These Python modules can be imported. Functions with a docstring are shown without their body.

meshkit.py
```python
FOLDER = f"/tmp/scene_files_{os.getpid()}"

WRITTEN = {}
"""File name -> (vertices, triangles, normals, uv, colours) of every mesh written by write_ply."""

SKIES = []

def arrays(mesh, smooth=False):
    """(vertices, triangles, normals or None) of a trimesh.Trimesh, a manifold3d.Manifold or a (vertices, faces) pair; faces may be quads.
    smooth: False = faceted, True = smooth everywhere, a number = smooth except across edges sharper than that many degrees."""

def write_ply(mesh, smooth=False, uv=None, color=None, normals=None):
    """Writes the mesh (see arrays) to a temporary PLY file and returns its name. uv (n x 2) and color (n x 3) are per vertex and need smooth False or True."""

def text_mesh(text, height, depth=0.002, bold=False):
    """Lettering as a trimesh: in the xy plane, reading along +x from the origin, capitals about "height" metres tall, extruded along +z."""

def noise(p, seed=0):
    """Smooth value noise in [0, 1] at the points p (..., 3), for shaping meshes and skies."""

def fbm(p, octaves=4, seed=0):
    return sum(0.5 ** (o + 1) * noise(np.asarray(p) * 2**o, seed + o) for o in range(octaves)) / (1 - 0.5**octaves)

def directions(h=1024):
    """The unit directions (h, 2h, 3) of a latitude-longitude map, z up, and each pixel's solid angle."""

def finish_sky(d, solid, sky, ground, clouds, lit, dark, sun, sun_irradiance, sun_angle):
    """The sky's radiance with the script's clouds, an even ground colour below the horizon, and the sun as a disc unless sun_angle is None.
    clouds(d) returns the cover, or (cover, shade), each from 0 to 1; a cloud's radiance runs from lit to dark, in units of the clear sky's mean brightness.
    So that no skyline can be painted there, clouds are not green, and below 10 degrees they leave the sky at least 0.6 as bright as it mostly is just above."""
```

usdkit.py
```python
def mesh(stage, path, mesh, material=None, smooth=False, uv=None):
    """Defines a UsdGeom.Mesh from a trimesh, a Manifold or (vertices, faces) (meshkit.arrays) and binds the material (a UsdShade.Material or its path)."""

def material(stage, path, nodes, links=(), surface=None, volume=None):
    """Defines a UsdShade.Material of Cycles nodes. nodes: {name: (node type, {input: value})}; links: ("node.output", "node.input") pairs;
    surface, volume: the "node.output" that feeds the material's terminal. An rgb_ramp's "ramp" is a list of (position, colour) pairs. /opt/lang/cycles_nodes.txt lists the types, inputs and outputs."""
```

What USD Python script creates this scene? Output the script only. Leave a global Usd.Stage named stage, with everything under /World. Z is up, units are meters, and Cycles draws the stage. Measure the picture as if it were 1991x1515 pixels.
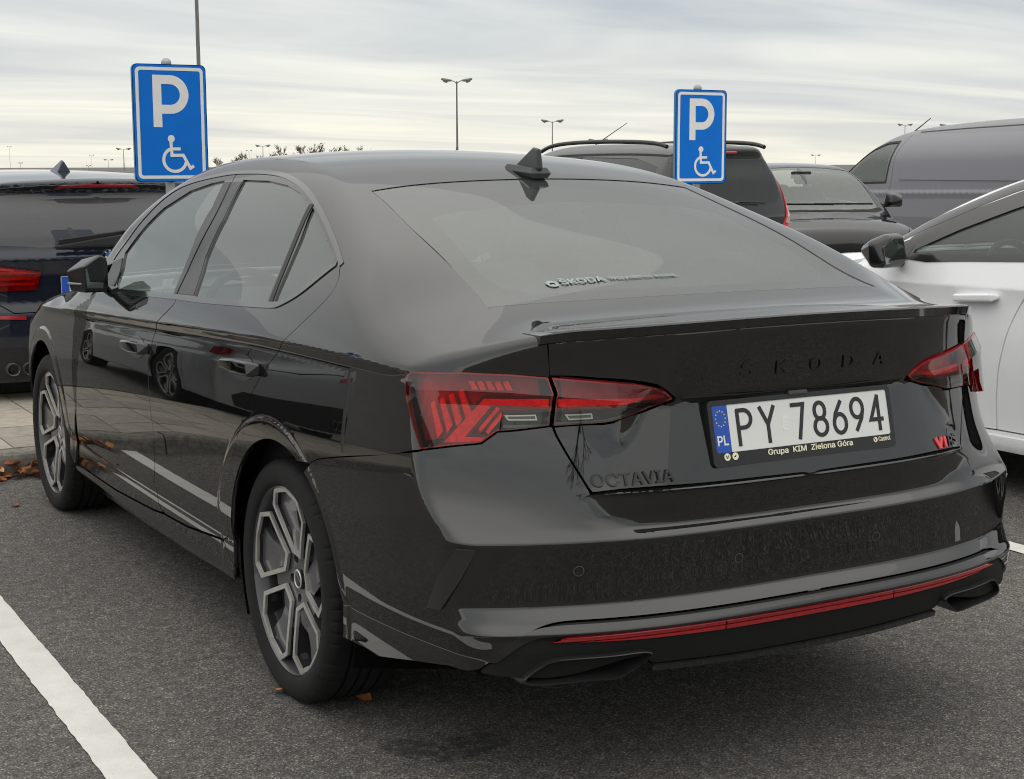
import math, random
import numpy as np, trimesh, shapely, shapely.ops, shapely.affinity, mapbox_earcut, manifold3d, usdkit, meshkit
from shapely.geometry import Polygon, LineString, Point
from scipy.interpolate import PchipInterpolator, Akima1DInterpolator, CubicSpline
from scipy.ndimage import gaussian_filter1d, map_coordinates, spline_filter
from pxr import Gf, Sdf, Usd, UsdGeom, UsdLux, UsdShade, Vt

# x runs to the right of the black car, y towards its nose, z up; the origin lies on the asphalt under the middle of its rear axle
stage = Usd.Stage.CreateInMemory()
UsdGeom.SetStageUpAxis(stage, "Z")
UsdGeom.Xform.Define(stage, "/World"); UsdGeom.Scope.Define(stage, "/World/Looks")
stage.SetDefaultPrim(stage.GetPrimAtPath("/World"))

# ---------------------------------------------------------------- camera
CAM, YAW, PITCH, ROLL, FOC = (-2.319, -3.8022, 1.4263), 0.51372, -0.14479, -0.00316, 2996.9
EXPOSURE = 0.32
cam = UsdGeom.Camera.Define(stage, "/World/Camera")
fw = np.array([math.sin(YAW) * math.cos(PITCH), math.cos(YAW) * math.cos(PITCH), math.sin(PITCH)])
rt = np.cross(fw, [0, 0, 1.0]); rt /= np.linalg.norm(rt); up = np.cross(rt, fw)
rt, up = rt * math.cos(ROLL) + up * math.sin(ROLL), -rt * math.sin(ROLL) + up * math.cos(ROLL)
M = np.eye(4); M[0, :3], M[1, :3], M[2, :3], M[3, :3] = rt, up, -fw, CAM
cam.AddTransformOp().Set(Gf.Matrix4d(*M.ravel().tolist()))
cam.CreateHorizontalApertureAttr(36.0); cam.CreateVerticalApertureAttr(36.0 * 779 / 1024)
cam.CreateFocalLengthAttr(36.0 * FOC / 1991)
cam.CreateFocusDistanceAttr(5.0); cam.CreateFStopAttr(0.0)
cam.CreateClippingRangeAttr((0.05, 5000.0))
cam.CreateExposureAttr(EXPOSURE)

# ---------------------------------------------------------------- sky and sun (overcast)
SUN = np.array([-0.45, -0.05, 0.90]); SUN /= np.linalg.norm(SUN)
SUN_EL, SUN_ROT = math.asin(SUN[2]), math.atan2(SUN[0], SUN[1])
sky_mat = usdkit.material(stage, "/World/Looks/sky", {
    "sky": ("sky_texture", {"sky_type": "single_scattering", "sun_disc": False, "sun_elevation": SUN_EL, "sun_rotation": SUN_ROT, "aerosol_density": 2.0}),
    "tc": ("texture_coordinate", {}),
    "sep": ("separate_xyz", {}),
    "zz": ("math", {"math_type": "maximum", "value2": 0.0}),
    "den": ("math", {"math_type": "add", "value2": 0.055}),
    "px": ("math", {"math_type": "divide"}), "py": ("math", {"math_type": "divide"}),
    "pos": ("combine_xyz", {"z": 0.0}),
    # long flat banks of stratus seen edge-on: the sheet is stretched across the line of sight
    "map": ("mapping", {"rotation": (0, 0, 0.42), "scale": (0.42, 1.0, 1.0), "location": (3.1, 1.7, 0)}),
    "n1": ("noise_texture", {"scale": 0.60, "detail": 8.0, "roughness": 0.52, "distortion": 1.1}),
    "n2": ("noise_texture", {"scale": 0.17, "detail": 3.0, "roughness": 0.5, "distortion": 0.6}),
    "mixn": ("mix_float", {"fac": 0.45}),
    "cov": ("rgb_ramp", {"ramp": [(0.0, (0.0, 0, 0)), (0.39, (0.0, 0, 0)), (0.50, (0.5, .5, .5)), (0.60, (1, 1, 1)), (1.0, (1, 1, 1))]}),
    # cloud brightness by height: thin and lit near the horizon, thicker grey overhead
    "low": ("rgb_ramp", {"ramp": [(0.0, (8.53, 8.20, 6.97)), (0.04, (8.20, 8.04, 7.05)), (0.08, (7.05, 7.17, 6.81)), (0.14, (6.07, 6.27, 6.23)), (0.25, (5.49, 5.66, 5.66)), (0.42, (6.45, 6.45, 6.23)), (0.7, (11.48, 11.30, 10.74)), (1.0, (12.86, 12.58, 11.94))]}),
    "dark": ("rgb_ramp", {"ramp": [(0.0, (6.72, 6.56, 5.90)), (0.04, (5.25, 5.49, 5.58)), (0.10, (4.35, 4.71, 5.04)), (0.20, (4.26, 4.51, 4.76)), (0.42, (5.31, 5.37, 5.37)), (0.7, (9.64, 9.55, 9.18)), (1.0, (11.02, 10.84, 10.38))]}),
    "cloud": ("mix_color", {"blend_type": "mix"}),
    "out": ("mix_color", {"blend_type": "mix", "fac": 0.97}),
    "bg": ("background_shader", {"strength": 0.10}),
}, [("tc.generated", "sep.vector"), ("sep.z", "zz.value1"), ("zz.value", "den.value1"), ("sep.x", "px.value1"), ("sep.y", "py.value1"), ("den.value", "px.value2"), ("den.value", "py.value2"),
    ("px.value", "pos.x"), ("py.value", "pos.y"), ("pos.vector", "map.vector"), ("map.vector", "n1.vector"), ("map.vector", "n2.vector"), ("n1.fac", "mixn.a"), ("n2.fac", "mixn.b"),
    ("mixn.result", "cov.fac"), ("zz.value", "low.fac"), ("zz.value", "dark.fac"), ("cov.color", "cloud.fac"), ("dark.color", "cloud.a"), ("low.color", "cloud.b"),
    ("sky.color", "out.a"), ("cloud.result", "out.b"), ("out.result", "bg.color")], surface="bg.background")
dome = UsdLux.DomeLight.Define(stage, "/World/sky")
dome.GetPrim().SetCustomDataByKey("kind", "structure")
UsdShade.MaterialBindingAPI.Apply(dome.GetPrim()).Bind(sky_mat)
sun = UsdLux.DistantLight.Define(stage, "/World/sun")
sun.CreateIntensityAttr(0.12); sun.CreateAngleAttr(150.0); sun.CreateColorAttr(Gf.Vec3f(1.0, 0.95, 0.86)); sun.GetPrim().CreateAttribute("inputs:normalize", Sdf.ValueTypeNames.Bool).Set(True)
_z = SUN; _x = np.cross([0, 0, 1.0], _z); _x /= np.linalg.norm(_x); _y = np.cross(_z, _x)
M = np.eye(4); M[0, :3], M[1, :3], M[2, :3] = _x, _y, _z
sun.AddTransformOp().Set(Gf.Matrix4d(*M.ravel().tolist()))
# ---------------------------------------------------------------- helpers: prims, names, labels
_used = {}


def numbered(parent, name):
    k = (parent, name); _used[k] = _used.get(k, -1) + 1
    return f"{parent}/{name}" if _used[k] == 0 else f"{parent}/{name}_{_used[k]:03d}"


def thing(name, label, cat, loc=(0, 0, 0), rot=0.0, group=None, kind=None):
    x = UsdGeom.Xform.Define(stage, numbered("/World", name))
    if any(loc) or rot:
        x.AddTranslateOp().Set(Gf.Vec3d(*map(float, loc)))
        if rot:
            x.AddRotateZOp().Set(float(rot))
    tag(x.GetPrim(), label, cat, group, kind)
    return x.GetPrim().GetPath().pathString


def tag(p, label=None, cat=None, group=None, kind=None):
    for k, v in (("label", label), ("category", cat), ("group", group), ("kind", kind)):
        if v:
            p.SetCustomDataByKey(k, v)


def shaded(mesh, angle=35):
    """Corner normals that are smooth except across edges sharper than the angle: (v, f, n), one vertex per corner."""
    if hasattr(mesh, "to_mesh"):
        mesh = trimesh.Trimesh(*meshkit.arrays(mesh)[:2], process=False)
    mesh = trimesh.Trimesh(mesh.vertices, mesh.faces, process=False); mesh.merge_vertices(digits_vertex=6)
    v, f = np.array(mesh.vertices), np.array(mesh.faces)
    fn = np.cross(v[f[:, 1]] - v[f[:, 0]], v[f[:, 2]] - v[f[:, 0]]); ln = np.linalg.norm(fn, axis=1, keepdims=True)
    f, fn, ln = f[ln[:, 0] > 1e-14], fn[ln[:, 0] > 1e-14], ln[ln[:, 0] > 1e-14]
    un = fn / ln
    c = f.ravel(); face = np.repeat(np.arange(len(f)), 3)
    order = np.argsort(c, kind="stable"); cs = c[order]
    start = np.searchsorted(cs, cs); cnt = np.searchsorted(cs, cs, side="right") - start
    a = np.repeat(np.arange(len(cs)), cnt)
    b = np.repeat(start, cnt) + np.arange(cnt.sum()) - np.repeat(np.cumsum(cnt) - cnt, cnt)
    fa, fb = face[order[a]], face[order[b]]
    ok = (un[fa] * un[fb]).sum(1) > math.cos(math.radians(angle))
    n = np.zeros((len(c), 3))
    np.add.at(n, order[a[ok]], fn[fb[ok]])
    n /= np.maximum(np.linalg.norm(n, axis=1, keepdims=True), 1e-15)
    return v[c], np.arange(len(c)).reshape(-1, 3), n


def emit(path, m, mat):
    if isinstance(m, trimesh.Trimesh) or hasattr(m, "to_mesh"):
        m = shaded(m, 35)
    v, f, n = m
    used = np.unique(f)
    if len(used) != len(v):
        re_ = np.full(len(v), -1); re_[used] = np.arange(len(used)); v, f = np.asarray(v)[used], re_[f]; n = None if n is None else np.asarray(n)[used]
    g = UsdGeom.Mesh.Define(stage, path)
    g.CreatePointsAttr(Vt.Vec3fArray.FromNumpy(np.ascontiguousarray(v, np.float32)))
    g.CreateFaceVertexCountsAttr(Vt.IntArray.FromNumpy(np.full(len(f), 3, np.int32)))
    g.CreateFaceVertexIndicesAttr(Vt.IntArray.FromNumpy(np.ascontiguousarray(f, np.int32).ravel()))
    g.CreateSubdivisionSchemeAttr("none")
    if n is not None:
        g.CreateNormalsAttr(Vt.Vec3fArray.FromNumpy(np.ascontiguousarray(n, np.float32))); g.SetNormalsInterpolation("vertex")
    UsdShade.MaterialBindingAPI.Apply(g.GetPrim()).Bind(L[mat])
    return g.GetPrim()


def part(parent, name, m, mat, label=None, kind=None):
    p = emit(numbered(parent, name), m, mat)
    tag(p, label, None, None, kind)
    return p.GetPath().pathString


def sub(parent, name, label=None):
    x = UsdGeom.Xform.Define(stage, numbered(parent, name)); tag(x.GetPrim(), label)
    return x.GetPrim().GetPath().pathString


def single(name, m, mat, label=None, cat=None, group=None, kind=None):
    p = emit(numbered("/World", name), m, mat); tag(p, label, cat, group, kind)
    return p.GetPath().pathString


def copy_of(src, label, loc, rot=0.0, group=None, cat=None):
    """A copy of a thing with its parts, under the next number."""
    name = src.rpartition("/")[2]
    x = UsdGeom.Xform.Define(stage, numbered("/World", name))
    x.GetPrim().GetReferences().AddInternalReference(src); x.GetPrim().SetInstanceable(True)
    x.ClearXformOpOrder()
    x.GetPrim().CreateAttribute("xformOp:translate", Sdf.ValueTypeNames.Double3).Set(Gf.Vec3d(*map(float, loc)))
    x.GetPrim().CreateAttribute("xformOp:rotateZ", Sdf.ValueTypeNames.Float if not rot and False else Sdf.ValueTypeNames.Float).Set(float(rot))
    x.GetXformOpOrderAttr().Set(["xformOp:translate", "xformOp:rotateZ"])
    tag(x.GetPrim(), label, cat or stage.GetPrimAtPath(src).GetCustomDataByKey("category"), group)
    return x.GetPrim().GetPath().pathString


def tm(*ms):
    return trimesh.util.concatenate([m for m in ms])


def box(c, s, r=0.0):
    """A box with rounded edges (hull of spheres) or a plain one."""
    if r:
        h = np.asarray(s, float) / 2 - r
        pts = [np.asarray(c) + h * np.array(k) for k in np.ndindex(2, 2, 2) for k in [np.array(k) * 2 - 1]]
        return hull_spheres(pts, r)
    m = trimesh.creation.box(s); m.apply_translation(c)
    return m


def hull_spheres(pts, r, seg=2):
    s = trimesh.creation.icosphere(seg, 1.0).vertices
    rr = np.broadcast_to(np.asarray(r, float), (len(pts),))
    return trimesh.PointCloud(np.vstack([np.asarray(p) + s * q for p, q in zip(pts, rr)])).convex_hull


def bar(a, b, r, r2=None, seg=10):
    a, b = np.asarray(a, float), np.asarray(b, float)
    d = b - a; h = np.linalg.norm(d); d /= h
    u = np.cross(d, [0, 0, 1.0] if abs(d[2]) < 0.9 else [1.0, 0, 0]); u /= np.linalg.norm(u); w = np.cross(d, u)
    t = np.linspace(0, 2 * np.pi, seg, endpoint=False)
    ring = np.cos(t)[:, None] * u + np.sin(t)[:, None] * w
    r2 = r if r2 is None else r2
    v = np.vstack([a + ring * r, b + ring * r2, [a], [b]])
    i = np.arange(seg); j = (i + 1) % seg
    f = np.vstack([np.stack([i, j, seg + j], 1), np.stack([i, seg + j, seg + i], 1), np.stack([j, i, np.full(seg, 2 * seg)], 1), np.stack([seg + i, seg + j, np.full(seg, 2 * seg + 1)], 1)])
    m = trimesh.Trimesh(v, f, process=False); m.fix_normals()
    return m


def tube(pts, r, seg=8):
    """A tube along a polyline."""
    pts = np.asarray(pts, float)
    t = np.gradient(pts, axis=0); t /= np.linalg.norm(t, axis=1, keepdims=True)
    ref = np.array([0, 0, 1.0]) if np.abs(t[:, 2]).max() < 0.95 else np.array([1.0, 0.2, 0])
    u = np.cross(t, ref); u /= np.linalg.norm(u, axis=1, keepdims=True); w = np.cross(t, u)
    a = np.linspace(0, 2 * np.pi, seg, endpoint=False)
    rr = np.broadcast_to(np.asarray(r, float), (len(pts),))
    v = pts[:, None] + rr[:, None, None] * (np.cos(a)[None, :, None] * u[:, None] + np.sin(a)[None, :, None] * w[:, None])
    n = len(pts); F = []
    for k in range(n - 1):
        for i in range(seg):
            j = (i + 1) % seg
            F += [(k * seg + i, k * seg + j, (k + 1) * seg + j), (k * seg + i, (k + 1) * seg + j, (k + 1) * seg + i)]
    F += [(0, i + 1, i) for i in range(1, seg - 1)] + [((n - 1) * seg, (n - 1) * seg + i, (n - 1) * seg + i + 1) for i in range(1, seg - 1)]
    m = trimesh.Trimesh(v.reshape(-1, 3), F, process=False); m.fix_normals()
    return m


def extrude(poly, h, z0=0.0):
    ms = []
    for g in getattr(poly, "geoms", [poly]):
        if g.geom_type == "Polygon" and g.area > 1e-9:
            m = trimesh.creation.extrude_polygon(g, h, engine="earcut"); m.apply_translation((0, 0, z0)); ms.append(m)
    return tm(*ms)


def place(m, o, u, v):
    """A mesh drawn in the xy plane set at o with its x along u and its y along v."""
    u, v = np.asarray(u, float), np.asarray(v, float)
    u /= np.linalg.norm(u); w = np.cross(u, v); w /= np.linalg.norm(w); v = np.cross(w, u)
    T = np.eye(4); T[:3, 0], T[:3, 1], T[:3, 2], T[:3, 3] = u, v, w, o
    m = m.copy(); m.apply_transform(T)
    return m


def flipx(m):
    m = m.copy(); m.apply_transform(np.diag([-1, 1, 1, 1])); m.invert() if m.volume < 0 else None
    return m


def rounded(w, h, r):
    return shapely.box(-w / 2 + r, -h / 2 + r, w / 2 - r, h / 2 - r).buffer(r, quad_segs=6)


def revolve_x(profile, seg=72, mod=None):
    """A profile of (x, r) turned about the x axis."""
    p = np.asarray(profile, float)
    t = np.linspace(0, 2 * np.pi, seg, endpoint=False)
    R = np.repeat(p[:, 1][:, None], seg, 1)
    X = np.repeat(p[:, 0][:, None], seg, 1)
    if mod is not None:
        R = R + mod(X, R, t[None])
    v = np.stack([X, R * np.cos(t), R * np.sin(t)], -1).reshape(-1, 3)
    F = []
    n = len(p); i = np.arange(seg); j = (i + 1) % seg
    for k in range(n - 1):
        F.append(np.stack([k * seg + i, k * seg + j, (k + 1) * seg + j], 1)); F.append(np.stack([k * seg + i, (k + 1) * seg + j, (k + 1) * seg + i], 1))
    m = trimesh.Trimesh(v, np.vstack(F), process=False); m.fix_normals()
    return m
# ---------------------------------------------------------------- materials
L = {}


def pbr(name, color, rough=0.5, metal=0.0, coat=0.0, coat_rough=0.02, spec=0.5, vary=0.0, scale=6.0, bump=0.0, bump_scale=200.0, rough_vary=0.0, coat_ior=1.5):
    nodes = {"p": ("principled_bsdf", {"base_color": color, "roughness": rough, "metallic": metal, "coat_weight": coat, "coat_roughness": coat_rough, "coat_ior": coat_ior, "specular_ior_level": spec}), "tc": ("texture_coordinate", {})}
    links = []
    if vary:
        nodes["n"] = ("noise_texture", {"scale": scale, "detail": 5.0, "roughness": 0.6})
        c = np.asarray(color)
        nodes["r"] = ("rgb_ramp", {"ramp": [(0.25, tuple(c * (1 - vary))), (0.75, tuple(c * (1 + vary)))]})
        links += [("tc.object", "n.vector"), ("n.fac", "r.fac"), ("r.color", "p.base_color")]
    if rough_vary:
        nodes["n3"] = ("noise_texture", {"scale": scale * 1.7, "detail": 4.0})
        nodes["m3"] = ("map_range", {"from_min": 0.3, "from_max": 0.7, "to_min": rough - rough_vary, "to_max": rough + rough_vary})
        links += [("tc.object", "n3.vector"), ("n3.fac", "m3.value"), ("m3.result", "p.roughness")]
    if bump:
        nodes["n2"] = ("noise_texture", {"scale": bump_scale, "detail": 3.0})
        nodes["b"] = ("bump", {"strength": bump, "distance": 0.002})
        links += [("tc.object", "n2.vector"), ("n2.fac", "b.height"), ("b.normal", "p.normal")]
    L[name] = usdkit.material(stage, "/World/Looks/" + name, nodes, links, surface="p.BSDF")


def paint(name, color, flake=0.0, dust=0.02, coat_ior=1.55, rough=0.35, spec=0.5, dustcol=(.17, .16, .145), dew=0.0, dewcol=(.42, .44, .44)):
    """Car paint under clear lacquer: a thin uneven film of road dust towards the sills, and a fine dew of mist that settles on what faces up."""
    L[name] = usdkit.material(stage, "/World/Looks/" + name, {
        "tc": ("texture_coordinate", {}), "sep": ("separate_xyz", {}), "geo": ("geometry", {}), "nz": ("separate_xyz", {}),
        "n": ("noise_texture", {"scale": 9.0, "detail": 6.0, "roughness": 0.65}), "n2": ("noise_texture", {"scale": 90.0, "detail": 3.0, "roughness": 0.6}),
        "low": ("map_range", {"from_min": 0.60, "from_max": 0.15, "to_min": 0.12, "to_max": 1.9, "clamp": True}),
        "nr": ("map_range", {"from_min": 0.30, "from_max": 0.75, "to_min": 0.25, "to_max": 1.25}),
        "d1": ("math", {"math_type": "multiply"}), "d2": ("math", {"math_type": "multiply", "value2": dust}),
        "c": ("mix_color", {"blend_type": "mix", "a": color, "b": dustcol}),
        "up": ("map_range", {"range_type": "smoothstep", "from_min": 0.12, "from_max": 0.62, "to_min": 0.0, "to_max": dew, "clamp": True}),
        "nd": ("map_range", {"from_min": 0.30, "from_max": 0.70, "to_min": 0.85, "to_max": 1.1}), "upn": ("math", {"math_type": "multiply"}),
        "c2": ("mix_color", {"blend_type": "mix", "b": dewcol}),
        "fm": ("math", {"math_type": "multiply_add", "value2": 0.5, "value3": 0.010}),
        "cr": ("math", {"math_type": "multiply_add", "value2": 2.5}),
        "p": ("principled_bsdf", {"roughness": rough, "metallic": flake, "coat_weight": 1.0, "coat_ior": coat_ior, "specular_ior_level": spec}),
    }, [("tc.object", "n.vector"), ("tc.object", "n2.vector"), ("tc.object", "sep.vector"), ("sep.z", "low.value"), ("n.fac", "nr.value"),
        ("nr.result", "d1.value1"), ("low.result", "d1.value2"), ("d1.value", "d2.value1"), ("d2.value", "c.fac"),
        ("geo.normal", "nz.vector"), ("nz.z", "up.value"), ("n.fac", "nd.value"), ("up.result", "upn.value1"), ("nd.result", "upn.value2"), ("c.result", "c2.a"), ("upn.value", "c2.fac"), ("c2.result", "p.base_color"),
        ("d2.value", "fm.value1"), ("upn.value", "cr.value1"), ("fm.value", "cr.value3"), ("cr.value", "p.coat_roughness")], surface="p.BSDF")


def glass(name, tint, ior=1.5, rough=0.0, film=0.0, filmcol=(.5, .5, .5)):
    nodes = {"t": ("transparent_bsdf", {"color": tint}), "g": ("glossy_bsdf", {"color": (1, 1, 1), "roughness": rough}), "f": ("fresnel", {"IOR": ior}), "m": ("mix_closure", {})}
    links = [("f.fac", "m.fac"), ("t.BSDF", "m.closure1"), ("g.BSDF", "m.closure2")]
    out = "m.closure"
    if film:
        nodes |= {"d": ("diffuse_bsdf", {"color": filmcol}), "m2": ("mix_closure", {"fac": film})}
        links += [("m.closure", "m2.closure1"), ("d.BSDF", "m2.closure2")]; out = "m2.closure"
    L[name] = usdkit.material(stage, "/World/Looks/" + name, nodes, links, surface=out)


paint("paint_black", (.0022, .0022, .0024), dust=.006, coat_ior=1.80, spec=0.0, rough=.5, dew=.004)
paint("paint_navy", (.007, .009, .016), dust=.03, spec=.0)
paint("paint_silver", (.30, .31, .33), flake=.6, dust=.05)
paint("paint_red", (.20, .012, .012), dust=.05)
paint("paint_charcoal", (.016, .018, .019), dust=.03, spec=.1)
paint("paint_darkgrey", (.006, .006, .007), dust=.02, spec=.0)
paint("paint_vangrey", (.16, .16, .18), flake=.0, dust=.03, rough=.5, spec=.1, coat_ior=1.4)
paint("paint_white", (.80, .81, .83), dust=.01, rough=.3)
pbr("gloss_black", (.006, .006, .0065), .08, coat=.6, spec=.6)
pbr("trim_black", (.010, .010, .0105), .28, spec=.6)
pbr("satin_black", (.007, .007, .0075), .34, spec=.5, rough_vary=.06)
pbr("matt_black", (.006, .006, .006), .65, spec=.3, bump=.2)
pbr("gap_black", (.003, .003, .003), .9, spec=.1)
pbr("rubber", (.0075, .0075, .008), .75, spec=.3, vary=.35, scale=14, bump=.25, bump_scale=160)
pbr("seal_rubber", (.010, .010, .010), .5, spec=.35)
pbr("antenna_black", (.022, .024, .026), .38, spec=.5, rough_vary=.05)
pbr("rim_machined", (.66, .65, .62), .40, metal=1.0, vary=.12, scale=30)
pbr("rim_grey", (.070, .070, .076), .34, metal=.4, coat=.5, vary=.2, scale=12)
pbr("rim_dark", (.016, .016, .017), .45, metal=.2, vary=.25, scale=12)
pbr("rim_silver", (.38, .38, .40), .35, metal=.85, vary=.1)
pbr("steel", (.30, .29, .28), .42, metal=1.0, vary=.25, scale=20)
pbr("chrome", (.72, .73, .75), .08, metal=1.0)
pbr("mirror_silver", (.30, .33, .33), .01, metal=1.0)
pbr("lamp_red", (.62, .018, .022), .22, coat=.8, vary=.15, scale=40)
pbr("lamp_red_bright", (.92, .085, .075), .22, metal=.25, coat=.6, vary=.35, scale=70, bump=.5, bump_scale=150)
pbr("lamp_red_dark", (.30, .018, .022), .30, vary=.35, scale=25, coat=.5)
pbr("lamp_smoke", (.03, .032, .030), .25, coat=.6)
pbr("lamp_grey", (.24, .26, .25), .25, metal=.5)
pbr("lamp_clear", (.82, .80, .76), .12, metal=.9)
pbr("reflector_red", (.30, .010, .014), .16, coat=.9, vary=.2, scale=60)
pbr("reflector_red_dark", (.16, .006, .010), .2, coat=.9)
pbr("plate_white", (.70, .71, .69), .38, spec=.5, coat=.2)
pbr("plate_blue", (.012, .075, .40), .38)
pbr("plate_yellow", (.72, .38, .03), .4)
pbr("print_black", (.012, .012, .013), .45)
pbr("print_cream", (.80, .76, .56), .5)
pbr("print_star", (.80, .62, .10), .5)
pbr("sticker_silver", (.60, .61, .60), .3, metal=.5)
pbr("sticker_pale", (.27, .33, .31), .5)
pbr("badge_black", (.004, .004, .004), .22, coat=.4)
pbr("badge_red", (.70, .04, .05), .3, coat=.5)
pbr("badge_blue", (.02, .16, .48), .25, coat=.7)
pbr("badge_white", (.75, .76, .76), .25, coat=.7)
pbr("seat_cloth", (.022, .022, .023), .85, spec=.2, bump=.4, bump_scale=300)
pbr("cabin_dark", (.014, .014, .015), .7, spec=.3)
pbr("headlining", (.26, .26, .25), .9, spec=.1)
pbr("trim_grey", (.06, .06, .065), .55)
pbr("sign_blue", (.0, .145, .58), .5, spec=.2, vary=.06, scale=9, coat=.0)
pbr("sign_white", (.72, .71, .69), .45, spec=.4, vary=.04, scale=20)
pbr("sign_grey_edge", (.09, .20, .34), .5)
pbr("galvanised", (.34, .35, .36), .5, metal=.6, vary=.18, scale=18)
pbr("lamp_post_grey", (.16, .155, .15), .6, vary=.15, scale=5)
pbr("lamp_hood", (.20, .19, .175), .5, vary=.1)
pbr("lamp_bowl", (.42, .41, .38), .3)
pbr("kerb_concrete", (.20, .19, .17), .95, spec=.2, vary=.45, scale=28, bump=.9, bump_scale=120)
pbr("kerb_joint", (.05, .05, .045), .95, spec=.2)
for i, c in enumerate(((.33, .30, .255), (.29, .265, .23), (.36, .325, .275))):
    pbr(f"slab_{'abc'[i]}", c, .93, spec=.2, vary=.22, scale=16, bump=.5, bump_scale=260)
pbr("joint_earth", (.055, .055, .035), .95, spec=.1, vary=.5, scale=20)
for i, c in enumerate(((.30, .105, .035), (.42, .20, .075), (.20, .065, .028), (.50, .29, .12))):
    pbr(f"leaf_{'abcd'[i]}", c, .7, spec=.3, vary=.3, scale=40)
pbr("bark", (.075, .062, .052), .95, spec=.1, vary=.3, scale=12)
pbr("twig", (.17, .14, .12), .95, spec=.1)
pbr("autumn_leaf", (.26, .16, .085), .8, spec=.2, vary=.4, scale=3)
pbr("grass", (.055, .075, .025), .95, spec=.1, vary=.4, scale=2)
pbr("hedge_green", (.045, .055, .022), .9, spec=.1, vary=.4, scale=5)
L["line_paint"] = usdkit.material(stage, "/World/Looks/line_paint", {
    "tc": ("texture_coordinate", {}), "n": ("noise_texture", {"scale": 9.0, "detail": 5.0, "roughness": 0.6}), "c": ("rgb_ramp", {"ramp": [(.25, (.60, .59, .55)), (.75, (.73, .72, .68))]}),
    "w": ("noise_texture", {"scale": 130.0, "detail": 6.0, "roughness": 0.72}), "wr": ("rgb_ramp", {"ramp": [(.63, (0, 0, 0)), (.70, (1, 1, 1))]}), "m": ("mix_color", {"blend_type": "mix", "b": (.17, .165, .155)}),
    "v": ("voronoi_texture", {"scale": 260.0}), "b": ("bump", {"strength": .35, "distance": .003}), "p": ("principled_bsdf", {"roughness": .75, "specular_ior_level": .3}),
}, [("tc.object", "n.vector"), ("tc.object", "w.vector"), ("tc.object", "v.vector"), ("n.fac", "c.fac"), ("w.fac", "wr.fac"), ("c.color", "m.a"), ("wr.color", "m.fac"), ("m.result", "p.base_color"), ("v.distance", "b.height"), ("b.normal", "p.normal")], surface="p.BSDF")
glass("glass_tint", (.82, .94, .88), ior=1.85, film=.07, filmcol=(.37, .46, .43))
glass("glass_dark", (.58, .70, .64), ior=1.8, film=.04, filmcol=(.37, .46, .43))
glass("glass_rear", (.72, .84, .79), ior=1.85, film=.02, filmcol=(.42, .47, .45))
L["fog_film"] = usdkit.material(stage, "/World/Looks/fog_film", {"t": ("transparent_bsdf", {"color": (.9, .96, .93)}), "d": ("diffuse_bsdf", {"color": (.62, .68, .65)}), "r": ("translucent_bsdf", {"color": (.62, .68, .65)}), "a": ("mix_closure", {"fac": .4}), "n": ("noise_texture", {"scale": 3.0, "detail": 3.0}), "tc": ("texture_coordinate", {}), "k": ("map_range", {"from_min": .3, "from_max": .7, "to_min": .07, "to_max": .12}), "m": ("mix_closure", {})}, [("tc.object", "n.vector"), ("n.fac", "k.value"), ("d.BSDF", "a.closure1"), ("r.BSDF", "a.closure2"), ("k.result", "m.fac"), ("t.BSDF", "m.closure1"), ("a.closure", "m.closure2")], surface="m.closure")
glass("glass_clear", (.80, .92, .84), ior=1.6, film=.06, filmcol=(.5, .56, .53))
glass("lens_red", (.95, .24, .25), ior=1.6)
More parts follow.
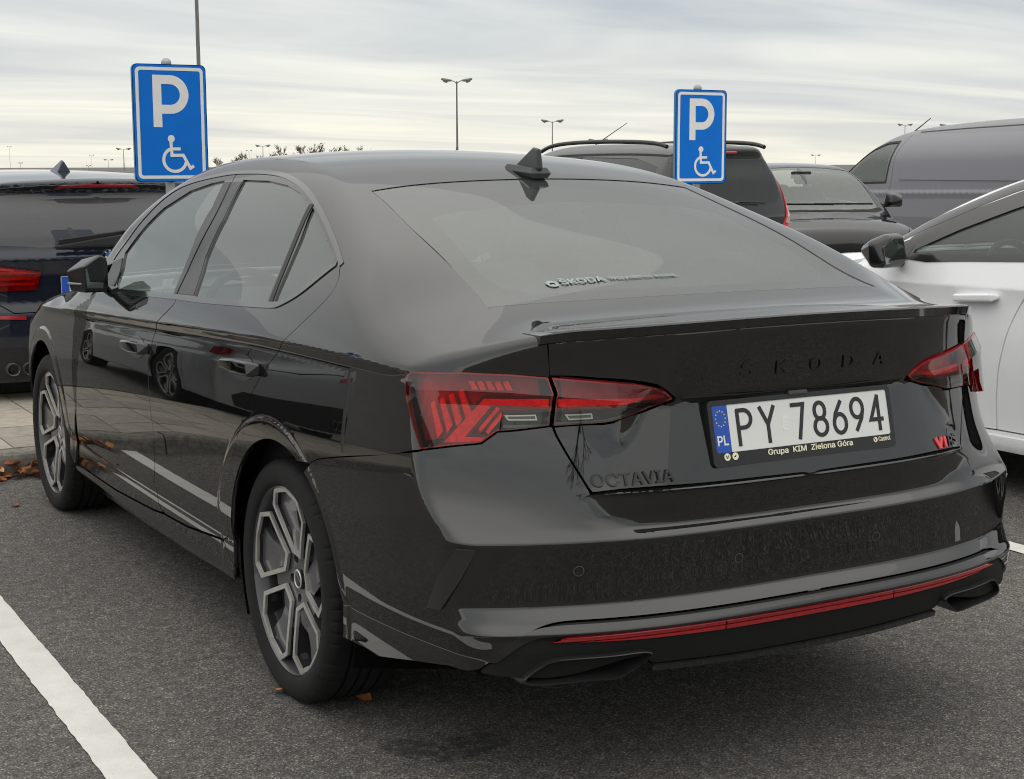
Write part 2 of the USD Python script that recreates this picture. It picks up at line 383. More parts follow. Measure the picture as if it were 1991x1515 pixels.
glass("lens_clear", (.62, .64, .62), ior=1.5)

# asphalt: dark binder with pale and brown grit of a few millimetres, worn smoother and darker in patches
L["asphalt"] = usdkit.material(stage, "/World/Looks/asphalt", {
    "tc": ("texture_coordinate", {}),
    "v1": ("voronoi_texture", {"scale": 215.0, "randomness": 1.0}), "v2": ("voronoi_texture", {"scale": 330.0}),
    "hsv": ("separate_color", {"color_type": "hsv"}),
    "wn": ("white_noise_texture", {}),
    "grit": ("rgb_ramp", {"ramp": [(0.0, (.058, .056, .052)), (0.45, (.100, .096, .090)), (0.75, (.145, .139, .129)), (0.90, (.19, .18, .165)), (0.97, (.27, .25, .22)), (1.0, (.46, .42, .36))]}),
    "edge": ("rgb_ramp", {"ramp": [(0.0, (1, 1, 1)), (0.45, (.85, .85, .85)), (0.8, (.35, .35, .35)), (1.0, (.25, .25, .25))]}),
    "mul": ("mix_color", {"blend_type": "multiply", "fac": 0.75}),
    "big": ("noise_texture", {"scale": 0.9, "detail": 6.0, "roughness": 0.6}), "bigr": ("rgb_ramp", {"ramp": [(0.25, (.70, .705, .72)), (0.5, (.83, .835, .85)), (0.75, (.98, .98, .98))]}),
    "mul2": ("mix_color", {"blend_type": "multiply", "fac": 1.0}),
    "mid": ("noise_texture", {"scale": 22.0, "detail": 4.0, "roughness": 0.6}), "midr": ("rgb_ramp", {"ramp": [(0.3, (.72, .72, .72)), (0.7, (1.25, 1.25, 1.24))]}),
    "mul3": ("mix_color", {"blend_type": "multiply", "fac": 1.0}),
    "b": ("bump", {"strength": 0.55, "distance": 0.004}),
    "p": ("principled_bsdf", {"roughness": 0.82, "specular_ior_level": 0.35}),
}, [("tc.object", "v1.vector"), ("tc.object", "v2.vector"), ("tc.object", "big.vector"), ("tc.object", "mid.vector"), ("v1.color", "hsv.color"), ("hsv.b", "grit.fac"), ("v1.distance", "edge.fac"), ("grit.color", "mul.a"), ("edge.color", "mul.b"),
    ("big.fac", "bigr.fac"), ("mul.result", "mul2.a"), ("bigr.color", "mul2.b"), ("mid.fac", "midr.fac"), ("mul2.result", "mul3.a"), ("midr.color", "mul3.b"), ("mul3.result", "p.base_color"), ("v2.distance", "b.height"), ("b.normal", "p.normal")], surface="p.BSDF")
L["oil_stain"] = usdkit.material(stage, "/World/Looks/oil_stain", {
    "tc": ("texture_coordinate", {}), "v1": ("voronoi_texture", {"scale": 165.0}), "n": ("noise_texture", {"scale": 26.0, "detail": 5.0, "roughness": 0.7}),
    "hsv": ("separate_color", {"color_type": "hsv"}), "grit": ("rgb_ramp", {"ramp": [(0, (.008, .008, .008)), (.8, (.018, .018, .018)), (1.0, (.05, .05, .045))]}),
    "cut": ("rgb_ramp", {"ramp": [(0.44, (0, 0, 0)), (0.57, (.9, .9, .9))]}), "p": ("principled_bsdf", {"roughness": 0.6}), "t": ("transparent_bsdf", {}), "m": ("mix_closure", {}),
}, [("tc.object", "v1.vector"), ("tc.object", "n.vector"), ("v1.color", "hsv.color"), ("hsv.b", "grit.fac"), ("grit.color", "p.base_color"), ("n.fac", "cut.fac"), ("cut.color", "m.fac"), ("t.BSDF", "m.closure1"), ("p.BSDF", "m.closure2")], surface="m.closure")
# ---------------------------------------------------------------- car shells: implicit bodies that panels are cut from
def _feat(stations, feats, s, t, blur, taper=None):
    """x(s, t): stations along s, each with the same list of features (t, value, crease?); smooth in s, piecewise smooth in t."""
    S = np.asarray(stations, float)
    K = len(feats)
    T = np.stack([PchipInterpolator(S, np.broadcast_to(np.asarray(f[0], float), S.shape))(s) for f in feats], 1)
    V = np.stack([make_spline(S, np.broadcast_to(np.asarray(f[1], float), S.shape))(s) for f in feats], 1)
    cr = [k for k, f in enumerate(feats) if len(f) > 2 and f[2]]
    segs, a = [], 0
    for c in cr + [K - 1]:
        if c > a:
            segs.append((a, c)); a = c
    out = np.zeros((len(s), len(t)))
    for i in range(len(s)):
        row = np.zeros(len(t))
        for n, (a, b) in enumerate(segs):
            m = (t >= T[i, a]) & (t < T[i, b]) if n else t < T[i, b]
            if n == len(segs) - 1:
                m = m | (t >= T[i, b])
            tt, vv = T[i, a:b + 1], V[i, a:b + 1]
            if len(tt) == 2:
                row[m] = vv[0] + (t[m] - tt[0]) * (vv[1] - vv[0]) / (tt[1] - tt[0])
            else:
                p = Akima1DInterpolator(tt, vv) if len(tt) > 4 else PchipInterpolator(tt, vv)
                row[m] = p(np.clip(t[m], tt[0], tt[-1]))
        out[i] = row
    d = t[1] - t[0]
    return gaussian_filter1d(out, blur / d, axis=1, mode="nearest")


def make_spline(S, v):
    if len(S) < 3 or np.ptp(v) == 0:
        return lambda q: np.interp(q, S, v)
    return Akima1DInterpolator(S, v) if False else CubicSpline(S, v, bc_type="natural") if len(S) > 3 else PchipInterpolator(S, v)


class Grid:
    def __init__(self, s, t, v):
        self.s0, self.t0, self.ds, self.dt = s[0], t[0], s[1] - s[0], t[1] - t[0]
        self.c = spline_filter(v, order=3, mode="nearest")

    def __call__(self, s, t):
        return map_coordinates(self.c, [(s - self.s0) / self.ds, (t - self.t0) / self.dt], order=3, prefilter=False, mode="nearest")


def smax(a, b, k):
    h = np.maximum(k - np.abs(a - b), 0) / k
    return np.maximum(a, b) + h * h * k / 4


class Shell:
    """A(y,z): half width of the sides; B(|x|,y): height of the top; C(|x|,z): rear face; D(|x|,z): front face."""
    kab, kac, kbc, kd = 0.05, 0.06, 0.012, 0.08

    def F(self, p):
        x, y, z = np.abs(p[..., 0]), p[..., 1], p[..., 2]
        a = x - self.A(y, z)
        b = (z - self.B(x, y)) * self.bscale
        c = self.C(x, z) - y
        d = y - self.D(x, z)
        ab = smax(a, b, self.kab)
        kc = self.kac(z) if callable(self.kac) else self.kac
        return smax(smax(ab, c, kc), d, self.kd)
    bscale = 0.9

    def normal(self, p, h=0.0025):
        g = np.stack([self.F(p + e) - self.F(p - e) for e in np.eye(3) * h], -1)
        return g / np.maximum(np.linalg.norm(g, axis=-1, keepdims=True), 1e-9)

    def hit(self, o, d, n=60):
        """First crossing along the rays o + t d (vectorised)."""
        d = d / np.linalg.norm(d)
        t = np.zeros(len(o)); last = t.copy(); done = np.zeros(len(o), bool)
        for _ in range(n):
            f = self.F(o + t[:, None] * d)
            step = np.clip(0.7 * f, 0.0, 0.25)
            inside = f <= 0
            done |= inside
            last = np.where(done, last, t)
            t = np.where(done, t, t + np.maximum(step, 0.0015))
            if done.all():
                break
        lo, hi = last, t
        for _ in range(16):
            m = (lo + hi) / 2
            f = self.F(o + m[:, None] * d)
            lo, hi = np.where(f > 0, m, lo), np.where(f > 0, hi, m)
        return o + ((lo + hi) / 2)[:, None] * d


class Frame:
    """An orthographic view direction in which a panel is a height field."""
    def __init__(self, d):
        self.d = np.asarray(d, float) / np.linalg.norm(d)
        up = np.array([0, 0, 1.0]) if abs(self.d[2]) < 0.9 else np.array([0, 1.0, 0])
        self.u = np.cross(self.d, up); self.u /= np.linalg.norm(self.u)
        self.v = np.cross(self.u, self.d)

    def to2(self, p):
        p = np.asarray(p, float)
        return np.stack([p @ self.u, p @ self.v], -1)

    def origin(self, q, back):
        q = np.asarray(q, float)
        return q[..., :1] * self.u + q[..., 1:] * self.v + (self.d * -back)


LEFT, REAR, TOP, FRONT = Frame((1, 0, 0)), Frame((0, 1, 0)), Frame((0, 0, -1)), Frame((0, -1, 0))
QUARTER = Frame((0.72, 0.55, -0.42))
CORNER = Frame((0.66, 0.75, 0.0))


def resample(pts, step, closed=True):
    pts = np.asarray(pts, float)
    if closed:
        pts = np.vstack([pts, pts[:1]])
    L = np.r_[0, np.cumsum(np.linalg.norm(np.diff(pts, axis=0), axis=1))]
    n = max(int(np.ceil(L[-1] / step)), 3)
    q = np.linspace(0, L[-1], n + 1)
    q = np.unique(np.r_[q, L])
    out = np.stack([np.interp(q, L, pts[:, k]) for k in range(pts.shape[1])], 1)
    keep = np.r_[True, np.linalg.norm(np.diff(out, axis=0), axis=1) > 1e-5]
    out = out[keep]
    return out[:-1] if closed else out


def spline(pts, step=0.02, closed=False):
    """A smooth curve through the points, resampled."""
    pts = np.asarray(pts, float)
    if closed:
        pts = np.vstack([pts, pts[:1]])
    if len(pts) < 3:
        return resample(pts, step, closed=False)
    L = np.r_[0, np.cumsum(np.linalg.norm(np.diff(pts, axis=0), axis=1) ** 0.5)]
    cs = CubicSpline(L, pts, bc_type="periodic" if closed else "natural")
    n = int(np.linalg.norm(np.diff(pts, axis=0), axis=1).sum() / step) + 2
    out = cs(np.linspace(0, L[-1], n))
    return out[:-1] if closed else out


def fill(poly, step):
    """Triangulates a shapely polygon on a grid: (points, triangles)."""
    parts = [g for g in getattr(poly, "geoms", [poly]) if g.geom_type == "Polygon" and g.area > 1e-8]
    V, Fc, base = [np.zeros((0, 2))], [np.zeros((0, 3), int)], 0
    for g in parts:
        x0, y0, x1, y1 = g.bounds
        i0, i1, j0, j1 = math.floor(x0 / step), math.ceil(x1 / step), math.floor(y0 / step), math.ceil(y1 / step)
        I, J = (a.ravel() for a in np.meshgrid(np.arange(i0, i1), np.arange(j0, j1), indexing="ij"))
        cells = shapely.box(I * step, J * step, (I + 1) * step, (J + 1) * step)
        shapely.prepare(g)
        inside = shapely.contains_properly(g, cells)
        touch = shapely.intersects(g, cells) & ~inside
        a, b = I[inside], J[inside]
        q = [np.stack([a + p, b + r], 1) for p, r in ((0, 0), (1, 0), (1, 1), (0, 1))]
        corner = np.concatenate([np.stack([q[0], q[1], q[2]], 1), np.stack([q[0], q[2], q[3]], 1)]).reshape(-1, 2) * step
        loose = []
        for piece in shapely.intersection(g, cells[touch]):
            for h in getattr(piece, "geoms", [piece]):
                if h.geom_type != "Polygon" or h.area < 1e-9:
                    continue
                rings = [np.array(h.exterior.coords)[:-1]] + [np.array(r.coords)[:-1] for r in h.interiors]
                v = np.vstack(rings)
                t = v[mapbox_earcut.triangulate_float64(v, np.cumsum([len(r) for r in rings]).astype(np.uint32)).reshape(-1, 3)]
                area = (t[:, 1, 0] - t[:, 0, 0]) * (t[:, 2, 1] - t[:, 0, 1]) - (t[:, 1, 1] - t[:, 0, 1]) * (t[:, 2, 0] - t[:, 0, 0])
                t[area < 0] = t[area < 0][:, ::-1]
                loose.append(t.reshape(-1, 2))
        allc = np.vstack([corner] + loose)
        key = np.round(allc * 1e5).astype(np.int64)
        _, first, inv = np.unique(key, axis=0, return_index=True, return_inverse=True)
        f = inv.reshape(-1, 3)
        f = f[(f[:, 0] != f[:, 1]) & (f[:, 1] != f[:, 2]) & (f[:, 0] != f[:, 2])]
        V.append(allc[first]); Fc.append(f + base); base += len(first)
    return np.vstack(V), np.vstack(Fc)


def rings_of(poly):
    for g in getattr(poly, "geoms", [poly]):
        if g.geom_type == "Polygon":
            yield np.array(g.exterior.coords)[:-1]
            for r in g.interiors:
                yield np.array(r.coords)[:-1]


def lay(shell, frame, poly, step=0.02, off=0.0, depth=0.0, back=4.0, edge=0.02, half=False, lines=()):
    """A panel: the shapely polygon (in the frame's 2D) laid on the shell, moved out by off, its rim turned in by depth. Returns (v, f, n)."""
    poly = shapely.segmentize(poly, edge)
    whole = poly
    if len(lines):  # creases: no triangle may straddle one
        parts = [g for g in getattr(poly, "geoms", [poly])]
        for ln in lines:
            parts = [h for g in parts for h in (shapely.ops.split(g, ln).geoms if g.crosses(ln) else [g])]
        whole = shapely.MultiPolygon([g for g in parts if g.geom_type == "Polygon"])
    q, t = fill(whole, step)
    p = shell.hit(frame.origin(q, back), frame.d)
    n = shell.normal(p)
    o = off(p) if callable(off) else off
    v = p + n * (np.asarray(o)[..., None] if np.ndim(o) else o)
    if half:
        m0 = np.abs(v[:, 0]) < .004
        v[m0, 0] = 0.0; n[m0, 0] = 0.0; n /= np.linalg.norm(n, axis=1, keepdims=True)
    f = t
    fn = np.cross(v[f[:, 1]] - v[f[:, 0]], v[f[:, 2]] - v[f[:, 0]])
    flip = (fn * n[f[:, 0]]).sum(1) < 0
    f = np.where(flip[:, None], f[:, ::-1], f)
    V, Fc, N = [v], [f], [n]
    base = len(v)
    if depth:
        for r in rings_of(poly):
            rp = shell.hit(frame.origin(r, back), frame.d)
            rn = shell.normal(rp)
            o = off(rp) if callable(off) else off
            a = rp + rn * (np.asarray(o)[..., None] if np.ndim(o) else o)
            b = a - rn * depth
            tan = np.roll(a, -1, 0) - np.roll(a, 1, 0)
            out = np.cross(tan, rn); out /= np.maximum(np.linalg.norm(out, axis=1, keepdims=True), 1e-9)
            if True:  # which way is outside of the polygon
                test = frame.to2(a + out * 0.002)
                m = shapely.contains_xy(poly, test[:, 0], test[:, 1])
                if m.mean() > 0.5:
                    out = -out
            k = len(a); i = np.arange(k); j = (i + 1) % k
            if half:  # no rim along the middle of the car, where the mirrored half joins
                a[np.abs(a[:, 0]) < .004, 0] = 0.0; b[np.abs(b[:, 0]) < .004, 0] = 0.0
            V += [a, b]; N += [out * 0.8 + rn * 0.2, out]
            q4 = np.stack([base + i, base + j, base + k + j, base + k + i], 1)
            if half:
                q4 = q4[~((a[i, 0] == 0) & (a[j, 0] == 0))]
            tri = np.vstack([q4[:, [0, 1, 2]], q4[:, [0, 2, 3]]])
            vv = np.vstack(V)
            fn = np.cross(vv[tri[:, 1]] - vv[tri[:, 0]], vv[tri[:, 2]] - vv[tri[:, 0]])
            nn = np.vstack(N)
            fl = (fn * nn[tri[:, 0]]).sum(1) < 0
            Fc.append(np.where(fl[:, None], tri[:, ::-1], tri))
            base += 2 * k
    N = np.vstack(N); N /= np.maximum(np.linalg.norm(N, axis=1, keepdims=True), 1e-9)
    return np.vstack(V), np.vstack(Fc), N


def half_poly(shell, frame, pts3, mid3, gap):
    """The polygon drawn in by the gap everywhere but along the car's middle (mid3: points on the shell at x = 0)."""
    poly = P2(frame.to2(pts3))
    rim = LineString(frame.to2(mid3)).buffer(.012, cap_style=2)
    return poly.buffer(-gap, join_style=2, mitre_limit=1.5).union(poly.intersection(rim)).buffer(0)


def mirror(m):
    v, f, n = m
    s = np.array([-1, 1, 1.0])
    return v * s, f[:, ::-1], n * s


def join(*ms):
    V, Fc, N, b = [], [], [], 0
    for v, f, n in ms:
        V.append(v); Fc.append(f + b); N.append(n); b += len(v)
    return np.vstack(V), np.vstack(Fc), np.vstack(N)


def P2(pts):
    return Polygon(pts).buffer(0)
def octavia_shell():
    sh = Shell()
    ys, zs = np.arange(-1.5, 4.0, 0.008), np.arange(0.0, 1.7, 0.003)
    st = [-1.3, -1.0, -0.7, -0.35, 0.0, 0.5, 1.0, 1.6, 2.2, 2.7, 3.1, 3.4, 3.8]
    Wd = np.array([.735, .803, .860, .885, .895, .898, .898, .896, .890, .878, .850, .790, .62])
    zc = np.array([.985, .985, .983, .981, .976, .957, .934, .908, .880, .855, .835, .80, .76])
    zb = np.array([1.06, 1.06, 1.06, 1.06, 1.052, 1.038, 1.018, .985, .955, .925, .90, .87, .83])
    f = [(.10, Wd - .10), (.17, Wd - .055), (.235, Wd - .012), (.30, Wd - .002), (.365, Wd - .004, True), (.42, Wd + .010), (.52, Wd + .016), (np.minimum(.66, zc - .20), Wd + .017), (np.minimum(.78, zc - .14), Wd + .011), (np.minimum(.87, zc - .075), Wd + .002),
         (zc - .030, Wd - .006), (zc - .004, Wd + .001, True), (zc + .012, Wd - .0045), (zb, Wd - .036), (zb + .07, Wd - .080), (1.22, Wd - .150), (1.32, Wd - .222), (1.40, Wd - .290), (1.50, Wd - .39), (1.6, Wd - .5)]
    x = _feat(st, f, ys, zs, 0.004)
    Y, Z = np.meshgrid(ys, zs, indexing="ij")
    for yc in (0.0, 2.681):
        r = np.hypot(Y - yc, Z - .322)
        e = np.clip((.452 - r) / .018, 0, 1)
        x += .0035 * e * e * (3 - 2 * e) * np.clip((.86 - Z) / .05, 0, 1)
    sh.A = Grid(ys, zs, x)
    # top
    xs, yt = np.arange(0, 1.1, 0.02), np.arange(-1.5, 4.0, 0.01)
    prof = [(-1.5, 1.096), (-1.2, 1.092), (-1.05, 1.0845), (-.92, 1.0800), (-.80, 1.0865), (-.70, 1.1070), (-.60, 1.135), (-.40, 1.212), (-.1, 1.313), (.15, 1.387), (.40, 1.438), (.7, 1.468), (1.0, 1.479), (1.3, 1.470), (1.55, 1.438),
            (1.75, 1.372), (2.0, 1.245), (2.3, 1.085), (2.45, 1.012), (2.55, .985), (2.9, .945), (3.2, .885), (3.45, .80), (3.6, .70), (3.9, .45)]
    a = np.array(prof)
    zc_ = CubicSpline(a[:, 0], a[:, 1], bc_type="natural")
    X, Yt = np.meshgrid(xs, yt, indexing="ij")
    crown = np.interp(Yt, [-1.2, -.7, -.4, .1, 1.0, 1.6, 2.3, 2.6, 3.5], [.035, .04, .055, .085, .10, .10, .06, .06, .10])
    hz = np.interp(Yt, [-1.2, -.9, -.6, -.2, .1, 2.2, 2.6], [1.0, .95, .55, .3, .6, .6, .2])
    z = zc_(np.clip(Yt + np.interp(Yt, [-1, -.7, .2, 1, 2.3, 2.7, 3.5], [-.02, -.10, -.10, .0, .16, .16, .35]) * X ** 2, -1.5, 3.9)) - crown * X ** 2 - hz * np.maximum(X - .56, 0) ** 2
    sh.B = Grid(xs, yt, gaussian_filter1d(z, 2.5, axis=1))
    # rear
    xr, zr = np.arange(0, 1.1, 0.02), np.arange(0.0, 1.7, 0.003)
    sx = np.array([0, .2, .4, .6, .75, .9, 1.05])
    c3 = lambda c, p=3.17: c * sx ** p
    low = [(.05, -1.00 + c3(.2)), (.20, -1.06 + c3(.22)), (.30, -1.088 + c3(.25)), (.375, -1.112 + c3(.28)), (.412, -1.118 + c3(.29)), (.420, -1.136 + c3(.32), True), (.440, -1.122 + c3(.33), True), (.447, -1.120 + c3(.335), True), (.474, -1.094 + c3(.31), True), (.500, -1.0955 + c3(.311)), (.55, -1.100 + c3(.316)), (.618, -1.108 + c3(.330), True)]
    f = low + [(.637, -1.083 + c3(.355), True), (.66, -1.085 + c3(.40)), (.69, -1.089 + c3(.43)), (.711, -1.091 + c3(.45), True), (.717, -1.100 + c3(.46), True), (.80, -1.074 + c3(.49)), (.899, -1.042 + c3(.50), True), (.914, -1.054 + c3(.50), True),
         (.98, -1.062 + c3(.51)), (1.064, -1.072 + c3(.51), True), (1.09, -1.074 + c3(.51)), (1.2, -1.08 + c3(.51))]
    # away from the middle the step under the tail lamps and the tailgate's foot fade into one smooth corner
    y = _feat(sx, f, xr, zr, 0.0025)
    g = low + [(.645, -1.096 + c3(.365)), (.72, -1.088 + c3(.46)), (.80, -1.075 + c3(.49)), (.90, -1.062 + c3(.50)), (.98, -1.062 + c3(.51)), (1.064, -1.072 + c3(.51), True), (1.09, -1.074 + c3(.51)), (1.2, -1.08 + c3(.51))]
    y2 = _feat(sx, g, xr, zr, 0.0025)
    Xr, Zr = np.meshgrid(xr, zr, indexing="ij")
    w = np.clip((Xr - np.interp(Zr, [.6, .64, .66, .705, .90, .93], [.44, .44, .47, .50, .40, .34])) / np.interp(Zr, [.70, .74], [.12, .06]), 0, 1)
    w = w * w * (3 - 2 * w)
    sh.C = Grid(xr, zr, y * (1 - w) + y2 * w)
    sx2 = np.array([0, .3, .6, .8, 1.0])
    fr = [(.1, 3.40 - .9 * sx2 ** 3), (.3, 3.54 - .75 * sx2 ** 3), (.5, 3.57 - .65 * sx2 ** 3), (.7, 3.55 - .6 * sx2 ** 3), (.9, 3.45 - .5 * sx2 ** 3), (1.4, 3.2 - .4 * sx2 ** 3)]
    sh.D = Grid(xr, zr, _feat(sx2, fr, xr, zr, .01))
    sh.kac = lambda z: np.interp(z, [.3, .45, .60, .65, .78, .90, .98, 1.05], [.06, .05, .045, .015, .013, .03, .045, .03])
    sh.ridge = lambda y, dz=0.0: (lambda q: np.stack([np.full(len(q), -.9), q, PchipInterpolator(st, zc)(q) + dz], 1))(np.asarray(y, float))
    sh.kab, sh.kbc, sh.kd = .055, .012, .10
    return sh
# outlines of the black car's panels: points on its skin, in metres
T = {
    "fglass": [[-0.84, 1.688, 1.011], [-0.816, 1.744, 1.046], [-0.787, 1.764, 1.113], [-0.77, 1.679, 1.169], [-0.707, 1.543, 1.277], [-0.659, 1.381, 1.34], [-0.637, 1.214, 1.367], [-0.63, 1.111, 1.376], [-0.698, 1.041, 1.292], [-0.762, 1.021, 1.195], [-0.825, 0.992, 1.077], [-0.86, 0.961, 1.023], [-0.861, 1.252, 1.005], [-0.861, 1.563, 0.986]],
    "rglass": [[-0.627, 0.934, 1.379], [-0.627, 0.71, 1.378], [-0.637, 0.529, 1.366], [-0.654, 0.39, 1.346], [-0.675, 0.268, 1.318], [-0.737, 0.222, 1.235], [-0.796, 0.183, 1.148], [-0.854, 0.141, 1.059], [-0.859, 0.37, 1.047], [-0.861, 0.635, 1.034], [-0.86, 0.751, 1.032], [-0.791, 0.835, 1.143], [-0.718, 0.859, 1.265]],
    "qglass": [[-0.682, 0.222, 1.307], [-0.716, 0.08, 1.259], [-0.751, -0.065, 1.207], [-0.761, -0.116, 1.193], [-0.775, -0.127, 1.175], [-0.8, -0.093, 1.142], [-0.828, -0.034, 1.102], [-0.849, 0.049, 1.069], [-0.853, 0.095, 1.061], [-0.802, 0.127, 1.14], [-0.74, 0.169, 1.23]],
    "O_up": [[-0.799, 1.892, 1.071], [-0.791, 1.884, 1.094], [-0.767, 1.762, 1.175], [-0.682, 1.623, 1.308], [-0.634, 1.455, 1.367], [-0.609, 1.184, 1.396], [-0.602, 1.061, 1.403], [-0.6, 0.784, 1.404], [-0.61, 0.597, 1.393], [-0.633, 0.419, 1.367], [-0.666, 0.244, 1.326], [-0.706, 0.061, 1.267], [-0.745, -0.091, 1.212], [-0.772, -0.182, 1.176]],
    "W_low": [[-0.772, -0.153, 1.178], [-0.803, -0.102, 1.139], [-0.831, -0.043, 1.099], [-0.851, 0.043, 1.065], [-0.856, 0.087, 1.057], [-0.862, 0.36, 1.042], [-0.865, 0.626, 1.029], [-0.864, 0.917, 1.019], [-0.857, 1.691, 0.984]],
    "bseam": [[-0.604, 1.056, 1.402], [-0.672, 0.989, 1.326], [-0.734, 0.947, 1.241], [-0.802, 0.948, 1.12], [-0.863, 0.919, 1.02]],
    "S2": [[-0.863, 0.919, 1.02], [-0.871, 0.909, 1.003], [-0.898, 1.023, 0.932], [-0.899, 1.078, 0.864], [-0.908, 1.091, 0.792], [-0.914, 1.083, 0.702], [-0.915, 1.056, 0.602], [-0.914, 1.04, 0.529], [-0.909, 1.076, 0.429], [-0.901, 1.102, 0.387], [-0.896, 1.079, 0.329], [-0.896, 1.025, 0.312]],
    "S3": [[-0.772, -0.182, 1.176], [-0.776, -0.185, 1.171], [-0.799, -0.224, 1.143], [-0.824, -0.232, 1.108], [-0.846, -0.203, 1.072], [-0.877, -0.13, 1.014], [-0.889, -0.044, 0.956], [-0.895, 0.039, 0.899], [-0.901, 0.111, 0.841], [-0.911, 0.191, 0.749], [-0.922, 0.246, 0.65], [-0.922, 0.289, 0.59], [-0.92, 0.324, 0.484], [-0.907, 0.37, 0.383], [-0.902, 0.4, 0.36], [-0.902, 0.425, 0.348]],
    "S1": [[-0.851, 1.882, 0.982], [-0.872, 1.995, 0.937], [-0.888, 2.15, 0.871], [-0.901, 2.143, 0.748], [-0.908, 2.143, 0.591], [-0.904, 2.115, 0.448], [-0.889, 2.167, 0.315], [-0.889, 2.149, 0.276]],
    "doorbot": [[-0.889, 2.149, 0.276], [-0.894, 1.619, 0.278], [-0.896, 1.154, 0.297], [-0.896, 1.025, 0.308], [-0.896, 0.781, 0.316], [-0.902, 0.425, 0.348]],
    "S5": [[-0.904, -0.27, 0.694], [-0.902, -0.31, 0.709], [-0.888, -0.542, 0.755], [-0.872, -0.706, 0.786], [-0.845, -0.78, 0.802]],
    "lamp_o": [[-0.848, -0.747, 0.974], [-0.851, -0.733, 0.97], [-0.853, -0.721, 0.96], [-0.854, -0.72, 0.95], [-0.855, -0.729, 0.911], [-0.851, -0.75, 0.859], [-0.845, -0.779, 0.803], [-0.795, -0.835, 0.815], [-0.745, -0.876, 0.823], [-0.714, -0.894, 0.849], [-0.685, -0.916, 0.852], [-0.619, -0.957, 0.862], [-0.612, -0.956, 0.911], [-0.608, -0.957, 0.934], [-0.619, -0.951, 0.97], [-0.684, -0.915, 0.976], [-0.776, -0.85, 0.979]],
    "lamp_i": [[-0.615, -0.953, 0.97], [-0.522, -0.993, 0.96], [-0.431, -1.021, 0.949], [-0.389, -1.031, 0.94], [-0.365, -1.036, 0.928], [-0.346, -1.036, 0.913], [-0.376, -1.021, 0.898], [-0.491, -1.014, 0.869], [-0.511, -1.007, 0.866], [-0.614, -0.96, 0.861], [-0.607, -0.958, 0.911], [-0.603, -0.959, 0.934]],
    "glass": [[-0.601, -0.642, 1.097], [-0.575, -0.388, 1.185], [-0.563, -0.16, 1.262], [-0.544, 0.022, 1.318], [-0.534, 0.155, 1.356], [-0.439, 0.16, 1.368], [-0.327, 0.158, 1.377], [-0.164, 0.15, 1.384], [-0.002, 0.148, 1.386]],
    "glassbot": [[-0.601, -0.642, 1.097], [-0.509, -0.656, 1.102], [-0.404, -0.671, 1.105], [-0.268, -0.686, 1.107], [-0.122, -0.695, 1.109]],
    "tgseam": [[-0.601, -0.642, 1.097], [-0.606, -0.777, 1.075], [-0.632, -0.936, 1.06], [-0.624, -0.952, 1.049], [-0.621, -0.953, 1.007], [-0.618, -0.952, 0.971]],
    "tglow": [[-0.616, -0.959, 0.86], [-0.593, -0.981, 0.805], [-0.568, -1.004, 0.752], [-0.551, -1.02, 0.715]],
    "tgbot": [[-0.551, -1.02, 0.715], [-0.498, -1.041, 0.718], [-0.381, -1.069, 0.719], [-0.252, -1.085, 0.718], [-0.111, -1.091, 0.717]],
    "ledge_top": [[-0.844, -0.899, 0.474], [-0.795, -0.949, 0.477], [-0.726, -0.986, 0.476], [-0.622, -1.03, 0.475], [-0.387, -1.083, 0.475], [-0.11, -1.098, 0.474], [0.204, -1.096, 0.478], [0.609, -1.035, 0.472]],
    "exh": [[-0.721, -1.004, 0.316], [-0.695, -1.022, 0.35], [-0.67, -1.034, 0.366], [-0.622, -1.052, 0.371], [-0.52, -1.079, 0.371], [-0.453, -1.091, 0.371], [-0.435, -1.091, 0.362], [-0.465, -1.078, 0.335], [-0.503, -1.064, 0.31], [-0.569, -1.051, 0.31]],
    "sidebot": [[-0.874, -0.53, 0.28], [-0.87, -0.586, 0.277], [-0.856, -0.739, 0.306], [-0.838, -0.884, 0.329], [-0.804, -0.964, 0.333]],
    "frit": [[-0.469, -0.086, 1.294], [-0.412, -0.071, 1.304], [-0.263, -0.06, 1.318], [-0.025, -0.05, 1.329], [-0.113, -0.042, 1.33]],
    "frit2": [[-0.469, -0.086, 1.294], [-0.508, -0.342, 1.209], [-0.519, -0.458, 1.164], [-0.504, -0.535, 1.137], [-0.455, -0.587, 1.123], [-0.365, -0.606, 1.123], [-0.077, -0.63, 1.126]],
}
# ---------------------------------------------------------------- ground
def quad(x0, y0, x1, y1, z):
    v = np.array([(x0, y0, z), (x1, y0, z), (x1, y1, z), (x0, y1, z)], float)
    return v, np.array([(0, 1, 2), (0, 2, 3)]), np.tile([0, 0, 1.0], (4, 1))


single("ground", quad(-1500, -1500, 1500, 1500, 0.0), "asphalt", kind="structure")
# ---------------------------------------------------------------- the black car in front
def circle_pts(yc, zc, r, a0, a1, n=40):
    a = np.radians(np.linspace(a0, a1, n))
    return np.stack([np.full(n, -0.9), yc + r * np.cos(a), zc + r * np.sin(a)], 1)


def on(sh, frame, pts):
    return sh.hit(frame.origin(frame.to2(np.asarray(pts, float)), 4.0), frame.d)


def curve(key, step=0.02, smooth=True):
    p = T[key]
    return spline(p, step) if smooth and len(p) > 2 else resample(p, step, closed=False)


def cat(*c):
    return np.vstack([np.asarray(x, float) for x in c])


